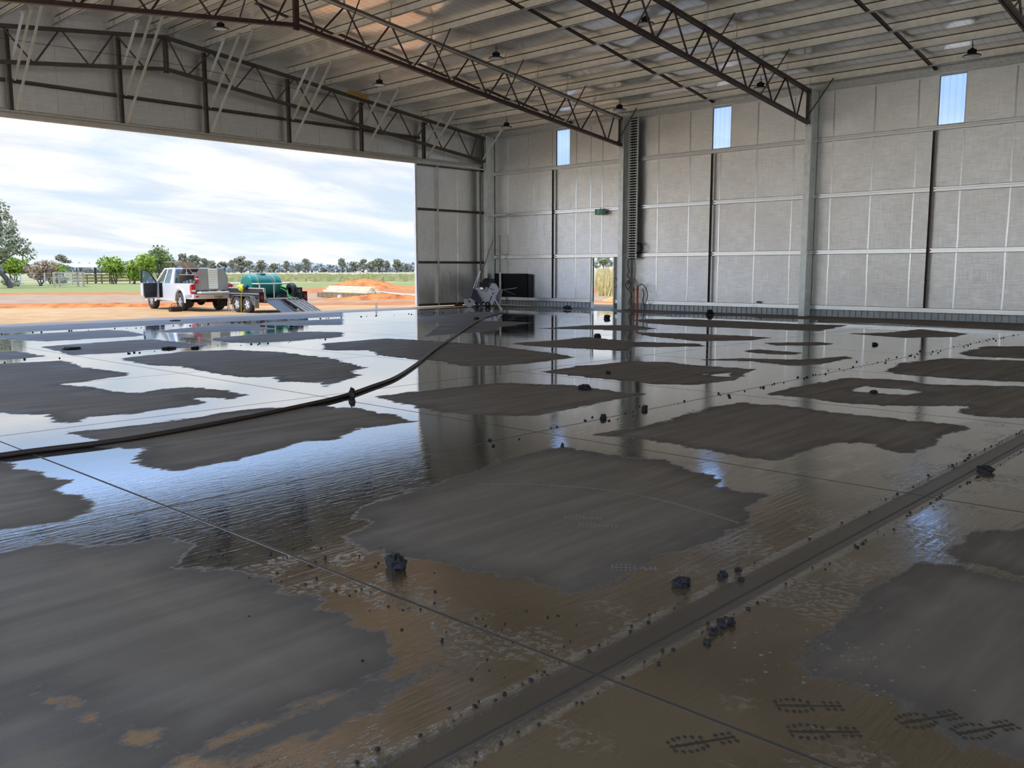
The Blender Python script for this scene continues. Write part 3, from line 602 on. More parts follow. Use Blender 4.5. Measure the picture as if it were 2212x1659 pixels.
# ------------------------------------------------------------------ high bay lights
lens = simple('frosted_lens', (.78, .76, .70), .35)
def lamp0():
    r = empty('high_bay_light', (0, 0, 0))
    b = MB(); b.lathe([(0, .20), (.055, .20), (.06, .17), (.095, .16), (.10, .075), (.12, .06), (.235, .015), (.24, -.005), (.215, -.012), (.215, 0), (0, 0)], (0, 0, 0), 28)
    for k_ in range(16):
        a_ = 2*math.pi*k_/16; b.bar((.06*math.cos(a_), .06*math.sin(a_), .12), (.115*math.cos(a_), .115*math.sin(a_), .12), .006, .09)
    b.build('housing', darkmetal, r, True)
    MB().lathe([(0, -.03), (.10, -.026), (.17, -.016), (.212, -.002)], (0, 0, 0), 28).build('lens', lens, r, True)
    MB().tube([(0, 0, .20), (0, 0, .25), (.02, 0, .28), (0, 0, .31), (-.02, 0, .28), (0, 0, .26)], .008, 6).build('hook', darkmetal, r, True)
    MB().tube(smooth_path([(.03, 0, .19), (.07, 0, .26), (.03, .0, .33), (.02, 0, .40)], 4), .007, 5).build('power_cable', black, r, True)
    MB().tube([(0, 0, .31), (0, 0, .42)], .006, 5).build('hanger', darkmetal, r, True)
    return r
L0 = lamp0()
LP = [(14.3, 25.5, 'leftmost of all, over the wide opening'), (20.5, 25.7, 'between the front wall and long truss, above the yellow strip'),
      (26.97, 25.6, 'hanging in the dim far corner of the roof'), (20.5, 19.9, 'in the middle, behind the long truss'),
      (26.97, 19.9, 'hanging close beside the head of the doorway column'), (20.5, 14.3, 'behind the webs high on the right truss'),
      (26.97, 14.3, 'half hidden by the lower end of the right truss'), (26.97, 8.0, 'at the far right above the clear sheet')]
for i, (x, y, nm) in enumerate(LP):
    o = L0 if i == 0 else copy_tree(L0)
    o.location = (x, y, rz(x)-.26-.42); tag(o, 'dark round high bay light '+nm, 'lamp', 'high bay lights under the roof')

# ------------------------------------------------------------------ sliding door leaf at the right of the opening
dr = MB(); X0, X1, Y0 = 25.0, 29.32, 29.13
dr.box(X0+.06, Y0+.03, .06, X1, Y0+.05, 6.10); dl = struct('door_2', dr, foil)
dframe = simple('door_frame_steel', (.62, .61, .57), .35, .6, .08, 4)
for x, nm, wd in ((X0+.04, 'door_edge_stile', .10), (26.27, 'door_stile', .09), (28.86, 'door_stile', .09)):
    MB().box(x-wd/2, Y0-.06, .04, x+wd/2, Y0+.06, 6.12).build(nm, whitem if x < 25.2 else dframe, dl)  # edge stile made white: sunlight on it is put into the colour
for z in (.08, 1.92, 4.18, 6.06): MB().box(X0+.09, Y0-.055, z-.05, X1, Y0+.028, z+.05).build('door_rail', primer2, dl)
MB().box(27.5, Y0+.022, .1, 27.53, Y0+.03, 6.0).build('seam_tape', tape, dl)
b = MB(); b.box(24.8, 28.84, 6.17, 28.62, 28.86, 6.2); b.box(24.8, 28.80, 6.06, 28.62, 28.83, 6.15)
struct('trim_2', b, galv)

# ------------------------------------------------------------------ cable ladder, trays, cables by the doorway column
r = empty('cable_ladder', (28.95, 20.65, 2.0))
for y in (20.47, 20.84): MB().box(28.93, y-.012, 2.0, 29.0, y+.012, 7.42).build('side_rail', galv, r)
rg = None
for k_ in range(54):
    z = 2.06+k_*.1
    if rg is None: rg = MB().box(28.945, 20.485, z-.018, 28.965, 20.825, z+.018).build('rung', galv, r)
    else:
        c_ = rg.copy(); C.objects.link(c_); c_.location = (0, 0, k_*.1)
b = MB().box(28.975, 20.49, 2.0, 28.985, 20.82, 7.42); b.build('backing', blackm, r)
for q in (20.6, 20.7): 
    MB().tube([(28.935, q, 2.0), (28.935, q+.01, 4.5), (28.935, q, 7.3)], .009, 6).build('cable', darkmetal, r)
tag(r, 'tall vertical cable ladder with pale rungs beside the doorway column', 'cable ladder')
b = MB(); xs_ = np.linspace(12.0, 28.4, 165); yb = 20.93
for s_ in np.linspace(-.075, .075, 5): b.bar((12.0, yb+s_, zt(12.0)-.10) if False else (XC, yb+s_, zt(XC)-.10), (28.4, yb+s_, zt(28.4)-.10), .006, .006)
for s_ in (-.075, .075): b.bar((XC, yb+s_, zt(XC)-.06), (28.4, yb+s_, zt(28.4)-.06), .006, .006)
for x in xs_[21:]: b.bar((x, yb-.078, zt(x)-.10), (x, yb+.078, zt(x)-.10), .005, .005)
tag(b.build('basket_tray', galv), 'wire mesh cable tray running along the top of the middle truss', 'cable tray')
b = MB(); b.box(29.12, 20.86, .05, 29.17, 20.98, 2.02)
tag(b.build('wiring_duct', whitem), 'narrow white upright duct close behind the doorway column', 'duct')
def cable(pts, r_, m_, name, label, cat='cable', n=6):
    return tag(MB().tube(smooth_path(pts, n), r_, 7).build(name, m_), label, cat)
orange = simple('orange_conduit', (.62, .13, .03), .45); brownc = simple('brown_cable', (.22, .15, .10), .5); redbrown = simple('dark_red_conduit', (.12, .02, .015), .45)
greyc = simple('grey_conduit', (.30, .30, .29), .5)
cable([(29.05, 20.9, 2.0), (29.05, 20.93, 1.75), (29.03, 20.85, 1.5), (29.05, 20.95, 1.35), (29.03, 20.8, 1.2), (29.05, 20.92, 1.0)], .014, black, 'cable', 'black cable looping down the white duct')
cable([(29.05, 20.9, 1.15), (29.0, 20.75, 1.05), (29.02, 20.8, .88), (29.05, 20.95, .85), (29.04, 21.0, 1.0), (29.05, 20.9, 1.15), (29.04, 20.8, 1.05)], .014, black, 'cable_coil', 'small black cable coil hanging on the white duct')
cable([(29.05, 20.92, .80), (28.98, 20.75, .74), (28.98, 20.66, .55), (29.05, 20.8, .42), (29.05, 20.85, .2)], .013, black, 'cable', 'black cable curling near the floor behind the column')
cable([(29.0, 20.7, 2.05), (29.0, 20.66, 1.6), (28.98, 20.72, 1.2), (29.0, 20.6, .9), (29.0, 20.66, .5)], .013, brownc, 'cable', 'brown cable dropping from the foot of the cable ladder')
cable([(29.0, 20.6, 2.05), (28.98, 20.5, 1.6), (29.0, 20.55, 1.25), (29.0, 20.45, .95)], .012, brownc, 'cable', 'thin brown cable beside the grey conduit')
cable([(28.97, 20.62, 1.25), (28.95, 20.42, 1.15), (28.93, 20.3, .95), (28.95, 20.45, .78), (28.97, 20.65, .82), (28.97, 20.7, 1.05), (28.97, 20.6, 1.25)], .011, brownc, 'cable_coil', 'loose brown cable coil above the orange conduits')
for q, (yy, zz, rr, mm, lb) in enumerate(((20.62, 1.1, .02, greyc, 'grey conduit rising left of the orange conduits'), (20.54, .85, .02, orange, 'short orange conduit, left one of the three'),
        (20.40, .98, .022, orange, 'bright orange conduit, tallest of the three'), (20.35, .95, .022, orange, 'orange conduit, right one of the three'))):
    cable([(28.98, yy, 0), (28.98, yy+.01, zz*.5), (28.98, yy, zz)], rr, mm, 'floor_conduit', lb, 'conduit')
cable([(28.98, 20.30, .95), (28.96, 20.18, 1.02), (28.95, 20.0, .9), (28.95, 19.88, .62), (28.96, 19.95, .36), (29.0, 20.05, .2)], .016, black, 'flexible_conduit', 'black hose bowed out right of the orange conduits', 'conduit')
cable([(28.99, 20.15, .85), (28.98, 20.08, .6), (28.99, 20.14, .38), (28.99, 20.08, .2), (28.98, 20.05, 0)], .02, redbrown, 'flexible_conduit', 'dark red conduit hanging inside the black bowed hose', 'conduit')
b = MB()
for k_ in range(4): 
    rr = .17+.012*k_; b.tube([(28.98+.012*k_, 20.43+rr*math.cos(t_), 2.42+rr*math.sin(t_)) for t_ in np.linspace(0, 6.283, 25)], .017, 6)
tag(b.build('hose_coil', black), 'thick black hose coil hung on the girt by the cable ladder', 'hose')
cable([(29.15, 28.4, 2.6), (29.15, 28.2, 2.42), (29.14, 28.0, 2.30), (29.14, 27.62, 2.27)], .008, orange, 'extension_cord', 'thin orange cord draped over the girt near the corner', 'cord')
cable([(29.15, 21.67, 1.25), (29.1, 21.5, 1.2), (29.08, 21.42, 1.05), (29.1, 21.5, .92), (29.15, 21.67, .9)], .01, brownc, 'cable', 'pale brown cable loop beside the small doorway')

# ------------------------------------------------------------------ exit sign, power point, board
green = mat('exit_sign_green'); green[1].out(green[1].bsdf((.03, .16, .08), .4, 0, emit=(.03, .20, .09), es=.25)); green = green[0]
r = empty('exit_sign', (29.1, 22.3, 3.92))
MB().box(28.93, 22.12, 3.80, 29.17, 22.52, 4.03).build('case', simple('sign_case_grey', (.42, .42, .40), .5), r)
MB().box(28.92, 22.13, 3.815, 28.93, 22.51, 4.015).build('sign_face', green, r)
b = MB(); x = 28.917                                       # white running figure leaving through a doorway
def flat(poly): b.prism([(22.32-u*.1, 3.915+v*.1) for u, v in poly], x, x+.004, 'x')
flat([(-.55, -.85), (-.55, .85), (-.35, .85), (-.35, -.85)]); flat([(-.5, .85), (-.5, .68), (.35, .68), (.35, .85)])
flat([(.05, .42), (.2, .60), (.32, .45), (.2, .30)]); flat([(-.15, .3), (.12, .3), (.05, -.2), (-.2, -.15)])
flat([(-.2, -.1), (-.05, -.15), (.3, -.5), (.2, -.75), (.1, -.7), (.12, -.5)]); flat([(-.2, -.1), (-.1, -.2), (-.25, -.8), (-.38, -.8)]); flat([(.1, .25), (.4, .05), (.36, -.05), (.05, .1)])
b.build('pictogram', whitem, r)
MB().bar((29.05, 22.32, 4.03), (29.05, 22.32, 4.10), .02, .02).build('bracket', darkmetal, r)
tag(r, 'green emergency exit sign with white running figure above the doorway', 'sign')
r = empty('power_point', (29.2, 15.25, .38)); MB().box(29.2, 15.2, .33, 29.246, 15.32, .43).build('back_box', whitem, r); MB().box(29.15, 15.19, .41, 29.22, 15.34, .45).build('cover', blackm, r)
tag(r, 'small power point low on the middle bay wall', 'socket')
r = empty('black_board', (29.1, 27.3, .38))
MB().box(29.08, 26.38, .38, 29.12, 28.4, 1.42).build('front_sheet', blackm, r); MB().box(29.125, 26.16, .38, 29.165, 28.3, 1.40).build('rear_sheet', black, r)
tag(r, 'large black board standing against the wall behind the concrete saw', 'board')

# ------------------------------------------------------------------ broom, poles in the corner
r = empty('broom', (26.92, 28.55, 0))
MB().tube([(26.92, 28.60, .08), (26.80, 28.98, 1.52)], .016, 8).build('handle', wood, r)
MB().box(26.70, 28.48, .045, 27.14, 28.56, .10).build('broom_head', woodpole, r); MB().box(26.71, 28.49, 0, 27.13, 28.55, .05).build('bristles', woodpole, r)
tag(r, 'wooden broom leaning against the sliding door leaf', 'broom')
tag(MB().tube([(27.35, 28.2, 0), (28.66, 28.05, 2.95)], .014, 7).build('timber_pole', woodpole), 'thin brown pole leaning up into the corner behind the saw', 'pole')
r = empty('slotted_strut', (28.9, 27.9, 0)); b = MB(); b.box(28.96, 27.86, 0, 28.98, 27.98, 3.2); b.build('channel', galv, r)
hb = MB()
for k_ in range(22): hb.box(28.95, 27.895, 1.5+k_*.075, 28.965, 27.945, 1.545+k_*.075)
hb.build('slots', blackm, r); tag(r, 'pale slotted steel strut standing upright against the corner column', 'strut')
b = MB(); b.box(28.69, 27.3, 3.98, 28.748, 28.7, 4.06); tag(b.build('girt_end', galv), 'short pale steel stub sticking out beside the corner column', 'bracket')
yel = simple('yellow_plastic', (.55, .33, .02), .5)
r = empty('toothed_strip', (21.6, 28.35, 8.3)); b = MB(); x0, x1 = 21.13, 22.12
b.bar((x0, 28.42, zt(x0)+.02), (x1, 28.42, zt(x1)+.02), .05, .035); b.bar((x0, 28.42, zt(x0)+.10), (x1, 28.42, zt(x1)+.10), .03, .02)
b.build('rail', yel, r); b = MB()
for k_ in range(18): xx = x0+(x1-x0)*(k_+.5)/18; b.box(xx-.005, 28.41, zt(xx)+.03, xx+.005, 28.43, zt(xx)+.20)
b.build('teeth', simple('orange_plastic', (.50, .22, .02), .5), r); tag(r, 'yellow toothed strip lying along the front roof truss', 'strip')

# ------------------------------------------------------------------ concrete saw; local u = towards its blade, v = away from viewer, w = up
rt = Vector((-.72, .69, 0)).normalized()
r = empty('concrete_saw', (27.05, 27.06, 0), math.atan2(rt.y, rt.x))
def uv(px, py, v=0.0): return ((1045-px)/48.0, -v, (662.6-py)/48.0)     # side view laid out in metres
navy = simple('navy_paint', (.012, .016, .045), .4); greyp = simple('grey_guard', (.13, .13, .135), .4, .3)
def sideplate(pts, v0, v1, name, m_, par=r, bev=.01):
    b = MB(); pl = [uv(px, py) for px, py in pts]; b.prism([(p_[0], p_[2]) for p_ in pl], -v0, -v1, 'y'); return b.build(name, m_, par, True, bev)
body = sideplate([(1027, 625), (1031, 623), (1040, 626), (1051, 632), (1057, 623), (1061, 615), (1070, 614.5), (1077, 626), (1076, 631), (1062, 660), (1050, 655), (1040, 645)], .0, .55, 'body', simple('saw_white', (.62, .62, .66), .35))
sideplate([(1076, 628), (1085, 628), (1082, 642), (1072, 646)], .1, .5, 'fuel_box', simple('saw_grey', (.33, .34, .35), .4))
sideplate([(1017, 632), (1025, 626), (1031, 628), (1035, 640), (1046, 661), (1040, 660), (1018, 644)], -.14, -.01, 'belt_guard', navy)
bg_ = sideplate([(996.5, 640), (998, 632), (1005, 626), (1015, 625), (1021, 628), (1021, 640), (1012, 646), (1003, 644)], -.20, -.02, 'blade_guard', greyp)
bl = MB(); c0 = uv(1015, 650.8); bl.lathe([(.018, -.003), (.238, -.003), (.24, 0), (.238, .003), (.018, .003)], (c0[0], .11, c0[2]), 36, 'y', False)
bo = bl.build('blade', simple('blade_steel', (.34, .35, .36), .4, .5), r, True)
MB().lathe([(0, -.02), (.05, -.02), (.05, .02), (0, .02)], (c0[0], .115, c0[2]), 14, 'y', False).build('blade_collar', darkmetal, bo, True)
en = MB(); 
for (a0, b0, a1, b1, v0, v1) in ((1036, 622, 1056, 612, .08, .5), (1043, 612, 1054, 606, .15, .42), (1055, 613, 1067, 606, .12, .45), (1038, 626, 1048, 621, .05, .3)):
    p0, p1 = uv(a0, b0), uv(a1, b1); en.box(min(p0[0], p1[0]), -v1, p0[2], max(p0[0], p1[0]), -v0, p1[2])
en.tube([uv(1056, 612, .25), uv(1060, 606, .25), uv(1066, 606, .25), uv(1069, 612, .25)], .035, 10); en.tube([uv(1047, 606, .3), uv(1057, 607, .3)], .06, 12)
en.build('engine', black, r, True)
MB().lathe([(0, -.03), (.085, -.03), (.085, .03), (.05, .035), (0, .035)], (uv(1041, 625)[0], .02, uv(1041, 625)[2]), 20, 'y').build('recoil_starter', chrome, r, True)
sideplate([(1063, 615), (1071, 614.5), (1076, 624), (1066, 625)], .1, .45, 'control_panel', redbrown)
sideplate([(1064, 633), (1066, 633), (1057, 652), (1055.4, 652)], -.012, -.001, 'side_slot', blackm); sideplate([(1058, 624), (1066, 627), (1066, 628), (1058, 625.2)], -.012, -.001, 'maker_stripe', blackm)
ha = MB(); ha.tube([uv(1024, 624, .1), uv(1030, 607, .1), uv(1038, 588, .1)], .012, 7); ha.tube([uv(1029, 622, .4), uv(1034, 606, .4), uv(1039, 590, .4)], .012, 7); ha.tube([uv(1037, 592, .05), uv(1041, 585, .2), uv(1041, 590, .45)], .012, 7); ha.build('depth_pointer', chrome, r, True)
ha = MB(); ha.tube([uv(1076, 628, .1), uv(1096, 626, .1), uv(1114, 623.5, .1)], .014, 8); ha.build('handlebar', chrome, r, True); MB().tube([uv(1088, 629, .5), uv(1111, 638, .5)], .013, 8).build('handlebar', greyc, r, True)
for px, rr_, vs_ in ((1053, .115, (.02, .5)), (1031, .075, (.02, .5))):
    for v_ in vs_:
        cc = uv(px, 662.6-rr_*48); wh = MB().lathe([(rr_*.45, -.035), (rr_, -.03), (rr_, .03), (rr_*.45, .035)], (cc[0], -v_+ .02, cc[2]), 20, 'y').build('wheel', black, r, True)
        MB().lathe([(0, -.03), (rr_*.46, -.03), (rr_*.46, .03), (0, .03)], (cc[0], -v_+.02, cc[2]), 14, 'y').build('hub', greyc, wh, True)
b = MB(); b.prism([(u_, w_) for u_, _, w_ in (uv(1018, 628.5), uv(1022, 629.5), uv(1021, 634), uv(1017, 632.5))], .141, .145, 'y'); b.build('warning_label', whitem, r, True)
tag(r, 'white walk-behind concrete saw with navy belt guard parked in the far corner', 'saw')

# ------------------------------------------------------------------ water hose across the floor
hp = [(-.6, 7.6), (.9, 8.1), (2.41, 8.3), (3.24, 8.24), (3.73, 8.27), (4.67, 8.47), (5.67, 8.76), (6.55, 9.08), (7.38, 9.56), (8.3, 10.15), (9.92, 11.51), (11.75, 13.14), (15.13, 16.04), (20.17, 20.29), (22.58, 22.01), (23.9, 22.88)]
P_ = smooth_path([(x, y, .024) for x, y in hp]+[(24.3, 23.3, .06)], 8)
hose = tag(MB().tube(P_, .024, 8).build('water_hose', simple('hose_rubber', (.05, .032, .024), .4)), 'long dark water hose snaking over the wet floor to the saw', 'hose')
hb_ = MB().tube(smooth_path([(24.3, 23.3, .06), (24.9, 24.1, .24), (26.0, 25.5, .55), (26.75, 26.45, .80)], 6), .026, 8).build('hose_end', simple('pale_hose', (.52, .46, .42), .5), hose); hb_['label'] = 'pale upper end of the hose rising to the saw'

# ================================================================== outside
GZ = -.12
rng = np.random.default_rng(3)
def mound(name, cx, cy, a, b_, h, rot, seed, m_, label, n=44, rough=.5):
    rs = np.random.default_rng(seed); u = np.linspace(-1, 1, n); U, W = np.meshgrid(u, u); Rr = np.sqrt(U*U+W*W)
    base = np.clip(1-Rr**1.4, 0, 1)**1.1; nz = np.zeros_like(base)
    for f_, am in ((2, .45), (5, .3), (11, .22), (23, .12)):
        ph = rs.uniform(0, 6.28, 4); nz += am*np.sin(f_*U*1.3+ph[0]+1.7*np.sin(f_*W*.7+ph[1]))*np.sin(f_*W*1.1+ph[2]+1.3*np.cos(f_*U*.8+ph[3]))
    nz += rs.normal(0, .10, base.shape); Z = h*np.clip(base*(1+rough*nz), 0, None)
    c, s_ = math.cos(rot), math.sin(rot)
    vs = [(cx+a*x*c-b_*y*s_, cy+a*x*s_+b_*y*c, GZ-.02+z) for x, y, z in zip(U.ravel(), W.ravel(), Z.ravel())]
    bb = MB().add(vs, [(i*n+k_, i*n+k_+1, (i+1)*n+k_+1, (i+1)*n+k_) for i in range(n-1) for k_ in range(n-1)], False)
    return tag(bb.build(name, m_), label, 'dirt')
reddirt = simple('red_soil', (.50, .165, .05), .9, 0, .35, 1.2, .05, .1); tandirt = simple('tan_soil', (.48, .26, .12), .9, 0, .25, 1.5, .04, .1); orangedirt = simple('orange_soil', (.62, .30, .07), .9, 0, .25, 1.2, .05, .1)
mound('dirt_mound', 51, 66.5, 4.6, 2.6, .80, -.8, 1, reddirt, 'tall red dirt heap behind the stacked timber')
mound('dirt_mound', 53.0, 59.0, 4.2, 2.4, .55, -.8, 2, reddirt, 'lower red dirt heap next to the sliding door edge')
mound('dirt_ridge', 32.2, 40.4, 5.0, .9, .34, -.75, 4, reddirt, 'low ridge of loose red soil in front of the timber stack')
mound('dirt_ridge', 17.0, 43.0, 7.5, .8, .22, -.62, 5, reddirt, 'long low windrow of red soil left of the pickup')
mound('dirt_ridge', 22.5, 42.6, 3.4, .8, .2, -.62, 6, reddirt, 'short windrow of red soil seen under the pickup')
mound('dirt_mound', 35.6, 36.4, 1.7, .9, .42, -.7, 7, tandirt, 'brownish dirt mound in front of the pipes')
mound('dirt_mound', 42.5, 28.4, 5.0, 3.0, .80, .3, 8, orangedirt, 'sunlit orange dirt mound seen through the small doorway')

# ---- timber stack and pipes
A_, B_ = Vector((33.2, 47.2, 0)), Vector((32.6, 41.6, 0)); ax = (B_-A_).normalized(); sd_ = Vector((-ax.y, ax.x, 0))
beamm = simple('new_pale_timber', (.78, .66, .42), .7, 0, .12, 3); oldbeam = simple('weathered_brown_timber', (.26, .17, .085), .8, 0, .25, 3)
def beam(o0, o1, off, z, w_, h_, m_, label):
    p, q = A_+ax*o0+sd_*off, A_+ax*o1+sd_*off; b = MB(); b.bar((p.x, p.y, GZ+z), (q.x, q.y, GZ+z), w_, h_)
    return tag(b.build('timber_beam', m_, None, False, .01), label, 'timber', 'stacked timber outside')
beam(-.6, 5.5, .42, .17, .3, .30, oldbeam, 'weathered brown beam at the bottom front of the timber stack'); beam(-.5, 5.6, 0.05, .17, .3, .30, oldbeam, 'weathered brown beam at the bottom behind the front one'); beam(-.6, 5.4, -.34, .17, .3, .30, oldbeam, 'weathered brown beam at the bottom back of the stack')
beam(.1, 5.3, .40, .38, .30, .11, beamm, 'pale timber on the lowest front layer of the stack'); beam(0, 5.2, .05, .40, .30, .14, beamm, 'pale timber in the middle of the lower stack layer'); beam(.1, 5.4, -.3, .40, .30, .14, beamm, 'pale timber at the back of the lower stack layer')
beam(-.05, 5.15, .33, .51, .26, .12, beamm, 'pale timber on the second layer, front of the stack'); beam(0, 5.1, 0, .54, .28, .12, beamm, 'pale timber on the second layer, back of the stack')
beam(.1, 5.2, .1, .665, .3, .10, beamm, 'topmost pale timber board on the stack')
tag(MB().box(31.93, 44.3, GZ, 32.1, 44.48, GZ+.20).build('timber_offcut', whitem), 'white offcut block lying in front of the timber stack', 'block')
pipem = simple('grey_pipe', (.55, .54, .50), .5, .2, .1, 4)
for k_ in range(7):
    p = Vector((33.62+.16*k_, 42.75-.10*k_, GZ+.40-.035*k_)); a0 = -.86+.07*k_; L_ = 2.6+.3*(k_ % 3); q = p+Vector((math.cos(a0)*L_, math.sin(a0)*L_, 0)); q.z = GZ+.07
    tag(MB().tube([p, q], .05, 8).build('steel_pipe', pipem), 'grey pipe fanned out beside the timber stack, %s from the left' % ORD[k_+1], 'pipe', 'pipes beside the timber stack')
tag(MB().box(37.4, 42.0, GZ, 40.0, 43.0, GZ+.55).build('panel_pack', simple('pale_sheet', (.72, .72, .66), .5)), 'pale pack of sheets lying behind the pipes', 'sheets')
b = MB(); b.lathe([(0, 0), (.04, 0), (.042, .02), (.042, .17), (.03, .215), (.016, .24), (.016, .26)], (22.9, 29.22, 0), 14)
r = empty('water_bottle', (22.9, 29.22, 0)); b.build('bottle', glass, r); MB().lathe([(.019, .255), (.019, .28), (0, .28)], (22.9, 29.22, 0), 12).build('cap', whitem, r)
tag(r, 'clear water bottle standing on the sunny floor edge', 'bottle')

# ---- pickup: x right, y forward, z up; origin under the rear axle
un = Vector((17.93, 36.1, GZ)); th = math.radians(4); rv = Vector((math.cos(th), -math.sin(th), 0))
ute = empty('pickup_truck', un+rv*.80, -th); ute.scale = (1.04, 1.04, 1.04)
paint = simple('silver_white_paint', (.74, .74, .73), .3, .15); trim = simple('black_trim', (.018, .018, .02), .55); redl = simple('red_lamp', (.50, .015, .02), .2); dust = simple('dusty_paint', (.55, .46, .36), .6)
def arc(cy, r_, z0, n=12): return [(cy+r_*math.cos(a_), .38+r_*math.sin(a_)) for a_ in np.linspace(0, math.pi, n) if .38+r_*math.sin(a_) >= z0-.01]
low = [(-1.20, .56), (-.47, .50)]+[(-.46*math.cos(a_), .40+.46*math.sin(a_)) for a_ in np.linspace(.05, math.pi-.05, 12)]+[(.47, .40), (2.60, .40)]+[(3.08-.46*math.cos(a_), .40+.46*math.sin(a_)) for a_ in np.linspace(.05, math.pi-.05, 12)]+[(3.55, .42), (3.92, .45), (3.97, .70), (3.88, .95), (3.3, 1.07), (2.55, 1.13), (2.36, 1.13), (2.36, .50), (1.72, .50), (1.72, 1.12), (.62, 1.12), (-1.15, 1.13), (-1.22, 1.10), (-1.22, .62)]
for sx_ in (-1, 1):
    b = MB(); b.prism(low, sx_*.90, sx_*.80, 'x')
    for cy in (0, 3.08):
        ar = [(cy-.54*math.cos(a_), .40+.54*math.sin(a_)) for a_ in np.linspace(-.1, math.pi+.1, 16)]; ai = [(cy-.45*math.cos(a_), .40+.45*math.sin(a_)) for a_ in np.linspace(-.1, math.pi+.1, 16)]
        b.loft([[(sx_*.90, y, z) for y, z in ai], [(sx_*.945, y, z) for y, z in ar], [(sx_*.90, y, z) for y, z in [(cy-.62*math.cos(a_), .40+.62*math.sin(a_)) for a_ in np.linspace(-.1, math.pi+.1, 16)]]], False, True, False)
    b.build('body_side', paint, ute, True)
b = MB(); b.box(-.8, 2.5, .9, .8, 3.85, 1.04); b.prism([(-.8, 1.0), (.8, 1.0), (.75, 1.08), (-.75, 1.08)], 2.5, 3.75, 'y'); b.box(-.8, 3.8, .45, .8, 3.95, 1.0); b.build('bonnet', paint, ute, True)
b = MB(); b.box(-.8, -1.1, .58, .8, .62, .66); b.box(-.8, .58, .5, .8, .64, 1.12); b.box(-.8, .6, .42, .8, 2.5, .50); b.build('tray_floor', dust, ute, True)
b = MB(); b.box(-.35, -1.1, .40, -.25, 3.6, .56); b.box(.25, -1.1, .40, .35, 3.6, .56); b.tube([(-.7, 0, .38), (.7, 0, .38)], .05, 8); b.blob((0, 0, .38), (.18, .16, .17), 1, .03); b.tube([(-.7, 3.08, .38), (.7, 3.08, .38)], .05, 8); b.build('chassis', trim, ute, True)
b = MB(); b.loft([[(-.72, .80, 1.70), (.72, .80, 1.70), (.70, 1.80, 1.70), (-.70, 1.80, 1.70)], [(-.70, .82, 1.755), (.70, .82, 1.755), (.64, 1.75, 1.75), (-.64, 1.75, 1.75)]], True)
for s_ in (-1, 1):
    b.bar((s_*.84, 2.50, 1.10), (s_*.69, 1.78, 1.72), .07, .09, (s_, 0, 0)); b.bar((s_*.86, 1.62, 1.10), (s_*.70, 1.45, 1.72), .05, .10, (0, 1, 0))
    b.loft([[(s_*.87, .62, 1.10), (s_*.87, 1.0, 1.10), (s_*.82, 1.0, 1.10), (s_*.82, .62, 1.10)], [(s_*.71, .80, 1.72), (s_*.71, 1.0, 1.72), (s_*.66, 1.0, 1.72), (s_*.66, .80, 1.72)]])
b.build('cab_frame', paint, ute, True)
def pane(pts, name='window_pane'):
    b = MB(); v = [Vector(p) for p in pts]; nn_ = (v[1]-v[0]).cross(v[2]-v[0]).normalized()*.008; k_ = len(v)
    b.loft([[p-nn_ for p in v], [p+nn_ for p in v]]); return b.build(name, glass, ute, True)
for s_ in (-1, 1): pane([(s_*.862, 1.58, 1.13), (s_*.862, .98, 1.13), (s_*.705, 1.0, 1.69), (s_*.705, 1.40, 1.69)])
pane([(.862, 1.66, 1.13), (.86, 2.40, 1.13), (.705, 1.80, 1.69), (.705, 1.52, 1.69)]); pane([(-.80, 2.5, 1.13), (.80, 2.5, 1.13), (.66, 1.80, 1.70), (-.66, 1.80, 1.70)], 'windscreen'); pane([(-.78, .66, 1.14), (.78, .66, 1.14), (.68, .82, 1.68), (-.68, .82, 1.68)], 'rear_window')
b = MB(); b.box(-.76, 2.28, .55, .76, 2.50, 1.12); b.build('dashboard', trim, ute, True)
for s_ in (-1, 1):
    b = MB(); b.box(s_*.42-.26, 1.15, .55, s_*.42+.26, 1.65, .78); b.loft([[(s_*.42-.25, 1.0, .75), (s_*.42+.25, 1.0, .75), (s_*.42+.25, 1.16, .75), (s_*.42-.25, 1.16, .75)], [(s_*.42-.2, .85, 1.35), (s_*.42+.2, .85, 1.35), (s_*.42+.2, .95, 1.35), (s_*.42-.2, .95, 1.35)]]); b.box(s_*.42-.12, .84, 1.38, s_*.42+.12, .95, 1.56); b.build('seat', trim, ute, True)
b = MB(); b.tube([(.40+.17*math.cos(a_), 2.2+.05*math.sin(a_), 1.12+.17*math.sin(a_)) for a_ in np.linspace(0, 6.283, 21)], .015, 6); b.build('steering_wheel', greyc, ute, True)
# open passenger door, hinged at the windscreen pillar
dm = empty('pd', (0, 0, 0)); bpy.data.objects.remove(dm)
hx, hy = -.90, 2.34; da = math.radians(-78)
def dp(u, t_, z): return (hx-(u*math.sin(-da))-(t_*math.cos(-da)), hy-u*math.cos(-da)+t_*math.sin(-da), z)
def dshape(pts, t0, t1): 
    b = MB(); b.loft([[dp(u, t0, z) for u, z in pts], [dp(u, t1, z) for u, z in pts]]); return b
do = dshape([(0, .48), (.62, .46), (.70, .60), (.70, 1.13), (0, 1.13)], -.05, .09).build('door', paint, ute, True)
dshape([(.06, .52), (.60, .50), (.65, .62), (.65, 1.12), (.02, 1.12)], -.075, -.05).build('door_trim', trim, do, True)
dshape([(.10, .62), (.50, .60), (.52, .70), (.12, .72)], -.10, -.075).build('door_pocket', darkmetal, do, True)
fr = MB(); 
for (u0, z0), (u1, z1) in (((0, 1.13), (.30, 1.58)), ((.30, 1.58), (.52, 1.68)), ((.52, 1.68), (.66, 1.66)), ((.66, 1.66), (.70, 1.13))): fr.bar(dp(u0, .02, z0), dp(u1, .02, z1), .06, .045)
